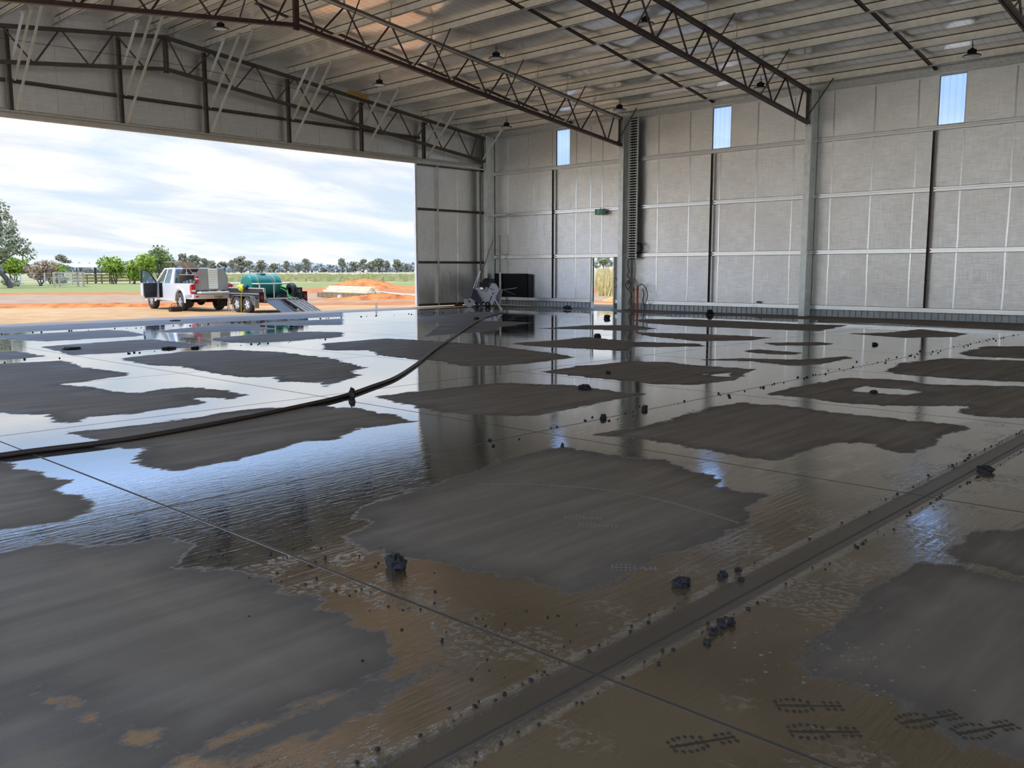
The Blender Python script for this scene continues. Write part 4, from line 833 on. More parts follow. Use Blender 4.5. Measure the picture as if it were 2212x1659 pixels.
fr.build('door_window_frame', trim, do, True); dshape([(.03, 1.13), (.31, 1.56), (.52, 1.66), (.65, 1.64), (.68, 1.13)], .015, .022).build('door_glass', glass, do, True)
b = MB(); c_ = dp(.10, .25, 1.22); b.box(c_[0]-.10, c_[1]-.05, c_[2]-.10, c_[0]+.10, c_[1]+.05, c_[2]+.10); b.build('door_mirror', trim, do, True, .02)
MB().box(c_[0]-.085, c_[1]-.058, c_[2]-.085, c_[0]+.085, c_[1]-.05, c_[2]+.085).build('mirror_glass', chrome, do, True)
# wheels
tyre = simple('dusty_tyre', (.06, .052, .045), .85); rimm = simple('alloy_rim', (.72, .72, .72), .3, .6)
def wheel(par, x, y, r_, w_, side, rim=rimm, tm=tyre, spokes=6):
    t_ = MB(); t_.lathe([(r_*.60, -w_/2), (r_*.93, -w_/2), (r_, -w_*.36), (r_, w_*.36), (r_*.93, w_/2), (r_*.60, w_/2), (r_*.60, -w_/2)], (x, y, r_), 28, 'x'); to = t_.build('wheel', tm, par, True)
    q = MB(); xo = side*w_*.36; q.lathe([(r_*.61, xo-side*.03), (r_*.56, xo), (r_*.54, xo-side*.05)], (x, y, r_), 24, 'x'); q.lathe([(0, xo+side*.01), (r_*.16, xo+side*.01), (r_*.17, xo-side*.05)], (x, y, r_), 14, 'x')
    for k_ in range(spokes):
        a_ = 2*math.pi*k_/spokes; q.bar((x+xo, y+math.cos(a_)*r_*.12, r_+math.sin(a_)*r_*.12), (x+xo-side*.01, y+math.cos(a_)*r_*.57, r_+math.sin(a_)*r_*.57), .035, r_*.22, (math.cos(a_+1.57)*0+1, 0, 0))
    q.lathe([(0, xo-side*.07), (r_*.58, xo-side*.07)], (x, y, r_), 20, 'x'); q.build('rim', rim, to, True); return to
for x, s_ in ((-.77, -1), (.77, 1)):
    for y in (0, 3.08): wheel(ute, x, y, .375, .25, s_)
for s_ in (-1, 1):
    b = MB(); b.prism([(-1.235, .72), (-1.12, .70), (-1.06, .90), (-1.08, 1.06), (-1.235, 1.09)], s_*.735, s_*.905, 'x'); tl = b.build('tail_light', redl, ute, True)
    b = MB(); b.box(min(s_*.74, s_*.9), -1.245, .80, max(s_*.74, s_*.9), -1.236, .87); b.build('reversing_lens', whitem, tl, True)
    b = MB(); b.box(s_*.77-.14, -.52, .16, s_*.77+.14, -.505, .58); b.build('mud_flap', trim, ute, True)
    MB().box(s_*.72-.06, -1.335, .58, s_*.72+.06, -1.32, .63).build('reflector', redl, ute, True)
b = MB(); b.loft([[(-.90, -1.20, .50), (.90, -1.20, .50), (.90, -1.20, .70), (-.90, -1.20, .70)], [(-.86, -1.32, .51), (.86, -1.32, .51), (.86, -1.32, .69), (-.86, -1.32, .69)]]); b.box(-.9, -1.22, .5, -.88, -.5, .68); b.box(.88, -1.22, .5, .9, -.5, .68)
b.build('rear_bumper', paint, ute, True, .02)
b = MB(); b.box(-.70, -1.62, .72, .72, -1.22, .80); b.build('tailgate', paint, ute, True, .02)
np_ = MB().box(-.02, -1.34, .53, .36, -1.32, .64).build('number_plate', simple('plate_cream', (.62, .58, .46), .5), ute, True)
def text_mesh(s_, size, m_, par, loc, rot, name):
    cu = bpy.data.curves.new(name, 'FONT'); cu.body = s_; cu.size = size; cu.extrude = .0015; cu.align_x = 'CENTER'; cu.align_y = 'CENTER'
    to = bpy.data.objects.new(name, cu); C.objects.link(to); bpy.context.view_layer.update()
    me_ = bpy.data.meshes.new_from_object(to.evaluated_get(bpy.context.evaluated_depsgraph_get())); bpy.data.objects.remove(to)
    o = bpy.data.objects.new(name, me_); me_.materials.clear(); me_.materials.append(m_); C.objects.link(o); o.parent = par; o.location = loc; o.rotation_euler = rot; return o
text_mesh('CXA·06X', .085, darkmetal, np_, (.17, -1.342, .585), (math.pi/2, 0, 0), 'plate_lettering')
b = MB(); b.box(.14, -1.40, .44, .22, -1.2, .50); b.blob((.18, -1.42, .50), (.03, .03, .03), 3, .02); b.build('tow_hitch', darkmetal, ute, True)
# service box on the tray with its left lid raised
alu = simple('checker_plate', (.36, .32, .26), .5, .3, .08, 30)
oct_ = [(-.70, .86), (.72, .86), (.72, 1.38), (.52, 1.72), (-.48, 1.72), (-.70, 1.38)]
b = MB(); b.prism(oct_, -1.08, -1.06, 'y'); cb = b.build('service_box', alu, ute, True)
b = MB(); b.prism(oct_, .52, .54, 'y'); b.box(.70, -1.06, .86, .72, .52, 1.38); b.bar((.71, -.27, 1.38), (.51, -.27, 1.72), 1.58, .02, (1, 0, .6)); b.box(-.48, -1.06, 1.70, .52, .52, 1.72); b.box(-.70, -1.06, .86, -.68, .52, 1.10); b.box(-.70, -1.06, .86, .72, .52, .88); b.box(.1, -1.06, .88, .12, .52, 1.70)
b.build('box_shell', alu, cb, True)
b = MB(); b.box(-.66, -1.0, 1.46, .1, .48, 1.48); b.box(-.68, -.3, 1.46, -.66, -.27, 1.70); b.build('box_shelf', whitem, cb, True)
b = MB()
for k_, (y, c2) in enumerate(((-.75, .2), (-.45, .26), (-.1, .22), (.2, .18))): b.box(-.55, y, .9, -.15, y+.22, .9+c2+.12)
b.box(-.5, -.8, 1.48, -.2, -.4, 1.58); b.tube([(-.4, .1, 1.53), (-.4, .4, 1.53)], .05, 8); b.build('tool_load', greyc, cb, True)
b = MB(); b.loft([[(-.46, -1.06, 1.73), (-.46, .54, 1.73), (-.46, .54, 1.755), (-.46, -1.06, 1.755)], [(-.78, -1.06, 1.96), (-.78, .54, 1.96), (-.78, .54, 1.985), (-.78, -1.06, 1.985)], [(-1.18, -1.06, 1.98), (-1.18, .54, 1.98), (-1.18, .54, 2.005), (-1.18, -1.06, 2.005)]])
b.build('box_lid', alu, cb, True)
MB().tube([(-.62, -.9, 1.45), (-1.0, -.9, 1.95)], .012, 6).build('gas_strut', chrome, cb, True)
b = MB(); b.box(-.12, -1.105, .90, .26, -1.08, 1.72)
for k_ in range(11): b.box(-.125, -1.125, .92+k_*.073, .265, -1.105, .955+k_*.073)
b.build('slatted_rack', simple('cream_slats', (.80, .76, .62), .5), cb, True)
b = MB(); b.lathe([(0, .0), (.06, .0), (.062, .26), (.03, .32), (.02, .36), (0, .36)], (-.62, -1.15, 1.12), 14); ex = b.build('fire_extinguisher', redl, cb, True)
MB().lathe([(.0635, .17), (.0635, .21)], (-.62, -1.15, 1.12), 14).build('extinguisher_label', whitem, ex, True)
b = MB()
for x in (-.5, -.1, .38, .62): b.box(x, -1.06, .66, x+.05, -1.02, .86)
b.box(-.66, -1.06, .85, .7, .5, .862); b.build('box_legs', galv, cb, True)
b = MB(); b.box(-.62, -.95, .66, -.35, -.6, .84); b.tube([(-.3, -.9, .69), (.1, -.95, .70), (.35, -.9, .69)], .03, 7); b.build('tray_load', greyc, cb, True)
tag(ute, 'silver white pickup truck with open door and raised tool box lid', 'pickup')
r = empty('tool_bag', (17.4, 35.7, GZ)); b = MB(); b.box(17.15, 35.55, GZ, 17.62, 35.85, GZ+.20); b.build('bag_body', simple('dusty_black_cloth', (.03, .026, .022), .9), r, False, .03)
MB().tube([(17.2, 35.7, GZ+.2), (17.25, 35.7, GZ+.33), (17.5, 35.7, GZ+.33), (17.56, 35.7, GZ+.2)], .015, 6).build('bag_handle', trim, r)
b = MB(); b.tube([(17.22, 35.62, GZ+.20), (17.4, 35.7, GZ+.27)], .02, 6); b.tube([(17.45, 35.75, GZ+.2), (17.58, 35.62, GZ+.26)], .02, 6); b.build('tools', oldbeam, r)
tag(r, 'open black tool bag on the dirt beside the pickup', 'bag')

# ---- tandem trailer, tail towards the shed
tx0, tx1, ty0, ty1 = 19.02, 20.77, 31.45, 34.15; tz = GZ+.55
tr = empty('trailer', (19.9, 32.8, GZ)); steel = simple('trailer_steel', (.05, .05, .052), .5, .2, .1, 5); tgrey = simple('weathered_steel', (.20, .20, .19), .6, .3, .2, 6)
b = MB(); b.box(tx0, ty0, tz-.06, tx1, ty1, tz); b.bar((tx0+.3, ty1, tz-.1), (19.9, ty1+1.3, tz-.1), .08, .1); b.bar((tx1-.3, ty1, tz-.1), (19.9, ty1+1.3, tz-.1), .08, .1)
for y in (31.5, 32.2, 32.9, 33.6, 34.1): b.box(tx0, y-.04, tz-.14, tx1, y+.04, tz-.06)
b.build('deck', tgrey, tr)
for x, nm in ((tx0, 'near'), (tx1-.04, 'far')):
    b = MB(); b.box(x, ty0, tz, x+.04, ty1, tz+.42)
    for k_ in range(9): b.box(x-.008, ty0, tz+.03+k_*.045, x+.048, ty1, tz+.05+k_*.045)
    b.build('side_panel', tgrey if nm == 'far' else steel, tr)
    b = MB(); b.box(x-.02, ty0, tz+.42, x+.06, ty1, tz+.46); b.box(x-.03, ty0, tz+.20, x, ty1, tz+.23); b.box(x-.02, ty0-.05, tz-.1, x+.06, ty0, tz+.46); b.build('side_rail', galv if nm == 'near' else steel, tr)
MB().box(tx0, ty1-.04, tz, tx1, ty1, tz+.42).build('front_panel', steel, tr)
for s_, x in ((-1, tx0-.14), (1, tx1+.14)):
    for y in (32.35, 33.15):
        wh = MB(); wheel(tr, x-19.9, y-32.8, .33, .20, s_, whitem, tyre, 5)
    b = MB(); xa, xb = (x-.12, x+.12); pr_ = [(31.85, tz-.22), (32.1, tz+.14), (33.4, tz+.14), (33.65, tz-.22)]
    b.loft([[(xa, y, z) for y, z in pr_], [(xb, y, z) for y, z in pr_], [(xb, y, z-.02) for y, z in pr_], [(xa, y, z-.02) for y, z in pr_], [(xa, y, z) for y, z in pr_]], False, False, False); b.build('mudguard', tgrey, tr)
    b = MB(); b.box(x-.10, ty0-.07, tz-.12, x+.10, ty0-.02, tz+.30); tp_ = b.build('tail_lamp_board', trim, tr)
    b = MB(); b.box(x-.05, ty0-.085, tz+.02, x+.05, ty0-.07, tz+.16); b.build('tail_lamp', redl, tp_)
MB().box(tx0-.24, 31.75, GZ+.20, tx0-.05, 31.78, GZ+.48).build('mud_flap', simple('flap_grey', (.34, .32, .29), .7), tr)
b = MB(); b.tube([(19.05, 34.3, GZ+.55), (19.05, 34.3, GZ+.14)], .025, 7); b.lathe([(0, -.03), (.09, -.03), (.09, .03), (0, .03)], (19.05, 34.3, GZ+.09), 14, 'x'); b.build('jockey_wheel', galv, tr)
MB().tube([(tx0-.02, 33.9, tz), (tx0-.02, 33.9, GZ)], .02, 6).build('prop_stand', galv, tr)
b = MB(); b.bar((19.33, ty0-.05, tz-.02), (19.33, ty0-1.35, GZ+.03), .62, .025); b.build('ramp_plate', steel, tr)
b = MB()
for x in (19.68, 19.98): b.bar((x, ty0-.05, tz-.02), (x, ty0-1.45, GZ+.04), .04, .05)
for k_ in range(8): t_ = (k_+.5)/8; b.box(19.68, ty0-.05-1.4*t_-.02, tz-.03-(tz-GZ-.06)*t_, 19.98, ty0-.05-1.4*t_+.02, tz-.0-(tz-GZ-.06)*t_)
b.build('ramp_grate', steel, tr)
b = MB()
for x in (20.03, 20.22, 20.4, 20.58, 20.74): b.bar((x, ty0-.05, tz-.02), (x, ty0-1.5, GZ+.04), .045, .05)
b.bar((20.39, ty0-.05, tz-.045), (20.39, ty0-1.5, GZ+.02), .72, .015); b.build('ramp_ladder', tgrey, tr)
b = MB(); zr = tz+.62
for y in (31.9, 33.95): b.tube([(tx0+.1, y, zr), (tx1-.15, y, zr)], .028, 7)
for x in (tx0+.1, tx1-.15): b.tube([(x, 31.9, zr), (x, 33.95, zr)], .028, 7)
for x in (tx0+.1, tx0+.75, tx1-.15):
    for y in (31.9, 33.95): b.tube([(x, y, tz), (x, y, zr)], .028, 7)
b.build('tank_frame', galv, tr)
MB().lathe([(.14, -.09), (.30, -.09), (.32, -.06), (.32, .06), (.30, .09), (.14, .09)], (20.50, 31.75, tz+.33), 24, 'x').build('spare_tyre', black, tr)
b = MB(); b.bar((19.2, 31.5, tz+.03), (20.6, 31.47, tz+.03), .12, .04); b.build('tail_board', simple('pale_board', (.72, .69, .60), .6), tr)
tag(tr, 'dark tandem axle trailer with its rear ramps lowered to the ground', 'trailer')
# water tank lying across the trailer
tk = empty('water_tank', (19.8, 32.9, tz)); green_ = simple('green_poly', (.012, .20, .155), .35); c = (19.8, 32.9, tz+.54); R_ = .46
b = MB(); b.lathe([(0, -.74), (R_*.7, -.735), (R_*.95, -.71), (R_, -.66), (R_, -.44), (R_*.965, -.42), (R_*.965, -.36), (R_, -.34), (R_, -.02), (R_*.985, 0), (R_, .02), (R_, .34), (R_*.965, .36), (R_*.965, .42), (R_, .44), (R_, .66), (R_*.95, .71), (R_*.7, .735), (0, .74)], c, 40, 'x'); b.build('tank_shell', green_, tk)
b = MB(); b.lathe([(.20, .40), (.20, R_+.02), (.15, R_+.04), (0, R_+.04)], c, 24); b.build('lid', simple('dark_green_poly', (.008, .07, .055), .5), tk)
b = MB(); b.box(19.3, 32.6, tz, 19.42, 33.2, tz+.14); b.box(20.2, 32.6, tz, 20.32, 33.2, tz+.14); b.build('cradle', steel, tk)
strapm = simple('strap_khaki', (.42, .36, .16), .6)
for x in (-.39, .39): MB().lathe([(R_*.975, x-.022), (R_*.985, x-.022), (R_*.985, x+.022), (R_*.975, x+.022)], c, 36, 'x').build('tank_strap', strapm, tk)
MB().box(19.63, 32.45, tz+.88, 19.97, 32.47, tz+.93).build('tank_label', whitem, tk)
tag(tk, 'green water tank lying strapped across the trailer', 'tank')
gh = simple('green_hose_rubber', (.03, .30, .06), .4)
cable([(20.4, 32.4, tz+.5), (20.45, 32.0, tz+.4), (20.35, 31.75, tz+.14), (20.5, 31.6, tz+.08), (20.7, 31.58, tz+.07)], .025, gh, 'green_hose', 'green hose running from the tank to the trailer tail', 'hose')
cable([(20.38, 32.4, tz+.42), (20.4, 31.95, tz+.28), (20.3, 31.7, tz+.08), (20.45, 31.55, tz+.075), (20.6, 31.54, tz+.075)], .018, gh, 'green_hose', 'second green hose lying below the first on the trailer', 'hose')
yv = simple('hi_vis_yellow', (.62, .68, .03), .6); b = MB()
r = empty('work_vest', (18.98, 32.9, tz+.46)); b.blob((18.99, 33.1, tz+.46), (.12, .22, .14), 5, .18); b.build('vest_cloth', yv, r); b = MB(); b.blob((18.99, 32.75, tz+.47), (.10, .16, .12), 6, .2); b.build('navy_cloth', navy, r)
tag(r, 'yellow and navy work clothes draped on the trailer side', 'clothes')
b = MB(); b.bar((18.86, 32.72, tz+.45), (18.76, 32.72, tz+.15), .05, .012, (0, 1, 0)); b.bar((18.76, 32.72, tz+.15), (18.73, 32.72, GZ+.0), .05, .012, (0, 1, 0)); b.bar((19.02, 32.72, tz+.475), (18.86, 32.72, tz+.45), .05, .012, (0, 1, 0))
tag(b.build('ratchet_strap', simple('yellow_strap', (.60, .48, .04), .6)), 'yellow strap hanging down between the trailer wheels', 'strap')

# ------------------------------------------------------------------ trees, bushes, fence, shelter
def leafmat(name, c0, c1):
    m, t = mat(name); p = t.obj(); n = t.noise(p, .9, 3, .6); n2 = t.noise(p, 9, 2)
    c = t.mix(t.sstep(t.math('ADD', t.math('MULTIPLY', n, .6), t.math('MULTIPLY', n2, .4)), .36, .64), c0, c1)
    t.out(t.bsdf(c, .75, 0, spec=.15)); return m
gumleaf = leafmat('gum_leaves', (.16, .17, .085), (.40, .38, .24)); greenleaf = leafmat('bright_green_leaves', (.13, .20, .02), (.36, .42, .05)); darkleaf = leafmat('dark_green_leaves', (.10, .14, .04), (.24, .27, .09))
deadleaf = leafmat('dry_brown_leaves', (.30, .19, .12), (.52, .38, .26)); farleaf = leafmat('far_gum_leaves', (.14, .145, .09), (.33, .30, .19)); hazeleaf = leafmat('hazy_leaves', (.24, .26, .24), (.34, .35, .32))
bark = simple('tree_bark', (.11, .085, .065), .9, 0, .3, 3)
def crown(blobs, n, leaf, seed, shell=.55):
    """leaf quads scattered through ellipsoid blobs"""
    rs = np.random.default_rng(seed); b = MB(); tot = sum(q[3]*q[4]*q[5] for q in blobs)**1.0
    for cx, cy, cz, rx, ry, rz_ in blobs:
        k = max(6, int(n*rx*ry*rz_/tot)); d = rs.normal(size=(k, 3)); d /= np.linalg.norm(d, axis=1)[:, None]; r_ = shell+(1-shell)*rs.random(k)**.7
        P = d*r_[:, None]*np.array([rx, ry, rz_])+np.array([cx, cy, cz])
        A = rs.normal(size=(k, 3)); A /= np.linalg.norm(A, axis=1)[:, None]; B = np.cross(A, d+rs.normal(size=(k, 3))*.5); B /= np.linalg.norm(B, axis=1)[:, None]+1e-6
        sz = leaf*rs.uniform(.6, 1.3, k)
        for p_, a_, c_, s_ in zip(P, A, B, sz):
            b.add([p_-a_*s_-c_*s_*.55, p_+a_*s_-c_*s_*.55, p_+a_*s_+c_*s_*.55, p_-a_*s_+c_*s_*.55], [(0, 1, 2, 3)])
    return b
def tree(name, loc, blobs, n, leaf, seed, lm, trunk, label, cat, group=None):
    r = empty(name, loc); crown(blobs, n, leaf, seed).build('foliage', lm, r, True)
    if trunk:
        b = MB()
        for pts, r0, r1 in trunk: 
            P = smooth_path(pts, 4); b.tube(P, list(np.linspace(r0, r1, len(P))), 7)
        b.build('trunk', bark, r, True)
    return tag(r, label, cat, group)
gz = GZ
tree('gum_tree', (29.6, 97.2, gz), [(-.6, 0, 4.4, 2.6, 2.4, 1.7), (.2, 0, 6.2, 1.6, 1.6, 1.5), (-1.2, .5, 6.6, 1.7, 1.6, 1.4), (.55, .2, 7.6, .75, .75, 1.0), (.2, 0, 8.3, .45, .45, .5), (1.9, .2, 4.1, 1.3, 1.2, .9), (2.7, .4, 3.3, .9, .9, .7), (-2.4, 0, 5.2, 1.6, 1.5, 1.5), (1.2, 0, 5.4, .8, .8, .7), (-.4, 0, 3.1, 1.2, 1.2, .9)], 3600, .13, 11, gumleaf,
     [([(.75, 0, 0), (.35, 0, 1.0), (-.35, 0, 1.9), (-.4, 0, 3.2)], .30, .16), ([(-.4, 0, 3.0), (.1, 0, 4.8), (.4, .1, 7.4)], .14, .04), ([(-.4, 0, 2.6), (-1.3, .2, 4.4), (-1.6, .3, 6)], .14, .04), ([(-.1, 0, 2.4), (1.2, .1, 3.3), (2.3, .2, 3.8)], .10, .03), ([(-.3, 0, 1.8), (-1.8, .2, 2.6), (-2.6, 0, 4)], .12, .04)],
     'tall loose grey-green gum tree cut off by the left edge', 'tree')
def bush(cx, cy, wd, h, seed, lm, label, name='bush', n=900, leaf=.13, trunk=True):
    rs = random.Random(seed); bl = []
    for k_ in range(9):
        a_ = rs.uniform(0, 6.28); q = rs.uniform(.0, .5)*wd*.6; zz = rs.uniform(.32, .74)*h; bl.append((q*math.cos(a_), q*math.sin(a_), zz, wd*rs.uniform(.22, .34), wd*rs.uniform(.22, .34), h*rs.uniform(.17, .27)))
    tk_ = [([(rs.uniform(-.3, .3), 0, 0), (rs.uniform(-.5, .5)*wd*.3, rs.uniform(-.3, .3), h*.3), (rs.uniform(-.5, .5)*wd*.5, 0, h*.65)], .09, .03) for _ in range(4)] if trunk else None
    return tree(name, (cx, cy, gz), bl, n, leaf, seed, lm, tk_, label, 'bush' if h < 5 else 'tree')
bush(34.2, 109.0, 3.8, 3.5, 21, greenleaf, 'bright green bush behind the wire fence at the left'); bush(36.8, 107.6, 3.6, 3.1, 22, deadleaf, 'dry brown bush behind the wire fence at the left', n=1300)
bush(42.5, 120.5, 4.2, 3.0, 23, greenleaf, 'bright green bush left of the open shelter')
bush(47.6, 114.0, 3.8, 3.9, 25, greenleaf, 'bright green bush at the right end of the open shelter', n=1200); bush(51.5, 114.0, 4.2, 4.4, 26, greenleaf, 'green tree just left of the pickup door', n=1400); bush(54.8, 116.5, 4.6, 5.2, 27, darkleaf, 'taller dark green tree behind the pickup door', name='leafy_tree', n=1500)
bush(49.3, 112.0, 3.0, 3.3, 28, greenleaf, 'low green bush between the two greener trees', n=800)
bush(40.8, 112.6, 2.2, 1.2, 29, gumleaf, 'low weedy shrub beside the wooden frame', name='shrub', n=350, trunk=False); bush(33.0, 105.4, 2.4, .8, 30, gumleaf, 'pale weedy shrub at the foot of the wire fence', name='shrub', n=350, trunk=False)
# distant gum trees: five kinds, copied
kinds = []
for k_ in range(5):
    rs = random.Random(40+k_); bl = []
    for q in range(8+k_ % 3):
        a_ = rs.uniform(0, 6.28); rr = rs.uniform(.1, .62)*4.2; zz = rs.uniform(4.6, 8.4)-rr*.25; bl.append((rr*math.cos(a_), rr*math.sin(a_), zz, rs.uniform(1.4, 2.2), rs.uniform(1.4, 2.2), rs.uniform(.8, 1.4)))
    bl.append((0, 0, 8.4, 1.9, 1.9, 1.1))
    cm = crown(bl, 620, .42, 50+k_, .5); b = MB()
    for pts in ([(0, 0, 0), (.2, 0, 2.0), (.5, .3, 4.5), (1.2, .4, 7)], [(.1, 0, 1.4), (-.9, .2, 3.6), (-1.9, .3, 6)], [(.2, 0, 2.0), (1.5, -.3, 4), (2.8, -.5, 5.6)]):
        P = smooth_path(pts, 4); b.tube(P, list(np.linspace(.32, .10, len(P))), 6)
    kinds.append((cm, b))
protos = {}
def far_tree(px_dir, dist, h, k_, label):
    x, y = dist*math.sin(px_dir), dist*math.cos(px_dir); s_ = h/9.6
    if k_ not in protos:
        r = empty('distant_gum_tree', (0, 0, 0)); kinds[k_][0].build('foliage', farleaf, r, True); kinds[k_][1].build('trunk', bark, r, True); protos[k_] = r
    else: r = copy_tree(protos[k_])
    r.location = (x, y, gz); sw = 1.0+.25*((k_*7) % 3-1); r.scale = (s_*1.4*sw, s_*1.4*sw, s_); r.rotation_euler = (0, 0, k_*1.3+px_dir*50)
    return tag(r, label, 'tree', 'gum trees along the horizon')
def azi(px): return .81685+math.atan((px-1106)/1904.85/1.0)
FT = [(142, 160, 10.5), (330, 230, 14.5), (372, 330, 15), (402, 300, 18), (425, 310, 17), (447, 320, 14.5), (463, 340, 13), (487, 380, 13), (508, 360, 14), (527, 300, 15.5), (545, 330, 12), (570, 320, 12.5), (597, 360, 10.5), (623, 350, 12.5), (648, 380, 10), (665, 310, 13.5), (696, 420, 10.5), (715, 430, 10), (743, 330, 14.5), (770, 360, 12), (789, 340, 14), (805, 360, 12), (822, 330, 14.5), (838, 350, 12.5), (860, 335, 13.5), (880, 380, 10), (895, 400, 11)]
for i, (px, d_, h_) in enumerate(FT):
    far_tree(azi(px), 1.6*d_/math.cos(azi(px)-.81685), h_*.60, i % 5, 'gum tree on the far horizon, %s from the left in the row' % ORD[i+1])
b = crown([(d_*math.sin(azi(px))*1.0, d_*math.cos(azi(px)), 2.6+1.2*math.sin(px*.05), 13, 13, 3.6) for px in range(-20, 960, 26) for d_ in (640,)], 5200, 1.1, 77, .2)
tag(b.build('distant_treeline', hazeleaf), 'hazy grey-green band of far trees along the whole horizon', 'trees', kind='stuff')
# taller paddock grass
rs = np.random.default_rng(5); b = MB()
for k_ in range(2600):
    px = rs.uniform(150, 905); d_ = rs.uniform(128, 215)*(1 if px > 500 else 1.1); a_ = azi(px); d_ /= math.cos(a_-.81685); x, y = d_*math.sin(a_), d_*math.cos(a_); s_ = rs.uniform(.35, 1.0); q = rs.uniform(-.6, .6); w_ = rs.uniform(.25, .6)
    b.add([(x-w_*.72, y+w_*.69, gz), (x+w_*.72, y-w_*.69, gz), (x+w_*.6+q*.3, y-w_*.6, gz+s_*.8), (x-w_*.5, y+w_*.5, gz+s_)], [(0, 1, 2, 3)])
tag(b.build('paddock_grass', leafmat('paddock_grass_blades', (.34, .33, .10), (.52, .44, .22))), 'tall yellow-green paddock grass beyond the mown strip', 'grass', kind='stuff')
# view through the small doorway: dry scrub, a gum tree and pale grass
b = MB()
for k_ in range(3200):
    x = rs.uniform(46, 62); y = 31+(x-46)*.78+rs.uniform(-4.5, 4.5); s_ = .55+1.35*rs.random()**1.8; q, w_ = rs.uniform(-.35, .35), rs.uniform(.02, .07)
    b.add([(x-w_, y+w_, gz), (x+w_, y-w_, gz), (x+w_*.6+q, y-w_, gz+s_*.9), (x-w_*.5+q, y+w_*.5, gz+s_)], [(0, 1, 2, 3)])
tag(b.build('dry_grass', leafmat('dry_grass_blades', (.55, .42, .14), (.80, .64, .32))), 'tall dry golden grass seen through the small doorway', 'grass', kind='stuff')
tg = tree('gum_tree', (118, 90.0, gz), [(0, 0, 4.0, 1.4, 1.4, 1.0), (.9, -.6, 3.2, 1.2, 1.2, .8), (-.9, .7, 3.0, 1.1, 1.1, .8), (.2, 0, 5.0, .8, .8, .6)], 500, .2, 91, gumleaf, [([(0, 0, 0), (.1, 0, 1.6), (.2, 0, 4)], .14, .05), ([(.05, 0, 1.2), (.7, -.5, 2.8)], .08, .03)], 'sparse gum tree seen through the small doorway', 'tree')
tg.scale = (.8, .8, .85)
# wire fence
r = empty('wire_fence', (33, 103, gz)); postm = simple('grey_fence_post', (.52, .52, .50), .6); fp = [(22.0, 99.5), (28.0, 101.5), (33.5, 104.0), (36.5, 105.6), (40.0, 107.3)]
for x, y in fp: MB().bar((x, y, gz), (x, y, gz+1.45), .10, .10).build('post', postm, r)
b = MB()
for (xa, ya), (xb, yb_) in zip(fp[:-1], fp[1:]):
    for k_ in range(6): b.bar((xa, ya, gz+.2+k_*.235), (xb, yb_, gz+.2+k_*.235), .022, .022)
b.build('wires', postm, r); tag(r, 'low wire fence with pale posts at the left of the yard', 'fence')
# wooden frame pen
r = empty('stock_pen', (35, 95.5, gz)); po = simple('weathered_post_timber', (.40, .33, .22), .8, 0, .2, 3); Fa, Fb, Fc, Fd = (33.35, 94.0), (36.9, 95.9), (37.9, 100.0), (35.4, 98.3)
for x, y in (Fa, Fb, Fc, Fd): MB().bar((x, y, gz), (x, y, gz+1.5), .17, .17).build('post', po, r)
for p, q in ((Fa, Fb), (Fb, Fc), (Fd, Fc), (Fa, Fd)): MB().bar((*p, gz+1.52), (*q, gz+1.52), .16, .13).build('top_rail', po, r)
b = MB()
for k_ in range(9): z = gz+.25+k_*.14; b.bar((*Fd, z), (*Fc, z), .03, .03); b.bar((*Fb, z), (*Fc, z), .03, .03)
b.build('rails', postm, r); tag(r, 'weathered timber frame pen standing on the grass left of the pickup', 'pen')
# open shelter with yard rails
r = empty('open_shelter', (46.5, 121, gz)); rf = simple('shelter_roof_iron', (.62, .64, .66), .4, .3)
b = MB(); b.loft([[(45.0, 119.4, 1.95), (50.1, 120.4, 1.95), (49.6, 124, 2.45), (44.4, 122.9, 2.45)], [(45.0, 119.4, 2.03), (50.1, 120.4, 2.03), (49.6, 124, 2.53), (44.4, 122.9, 2.53)]]); b.build('roof', rf, r)
for x, y in ((45.3, 119.7), (49.8, 120.6), (44.7, 122.6), (49.3, 123.7), (47.8, 120.3)): MB().bar((x, y, gz), (x, y, 2.0), .11, .11).build('post', darkmetal, r)
tag(r, 'open shelter with a pale iron roof beyond the pen', 'shelter')
r = empty('yard_rails', (46, 117.5, gz))
for z in (.35, .75, 1.15): MB().bar((43.5, 116.5, gz+z), (53.5, 118.6, gz+z), .10, .16).build('rail', oldbeam, r)
for k_ in range(6): MB().box(43.5+2*k_-.07, 116.5+.42*k_+.06, gz, 43.5+2*k_+.07, 116.5+.42*k_+.20, gz+1.3).build('post', oldbeam, r)
tag(r, 'brown wooden yard rails in front of the open shelter', 'rails')
for i, (x, y) in enumerate(((86.2, 131.3), (92.2, 134.8), (94.6, 131.1), (106.9, 141.2), (109.3, 137.4))):
    tag(MB().bar((x, y, gz), (x, y, gz+1.2), .16, .16).build('fence_post', po), 'small pale post out in the paddock, %s from the left' % ORD[i+1], 'post', 'posts in the paddock')

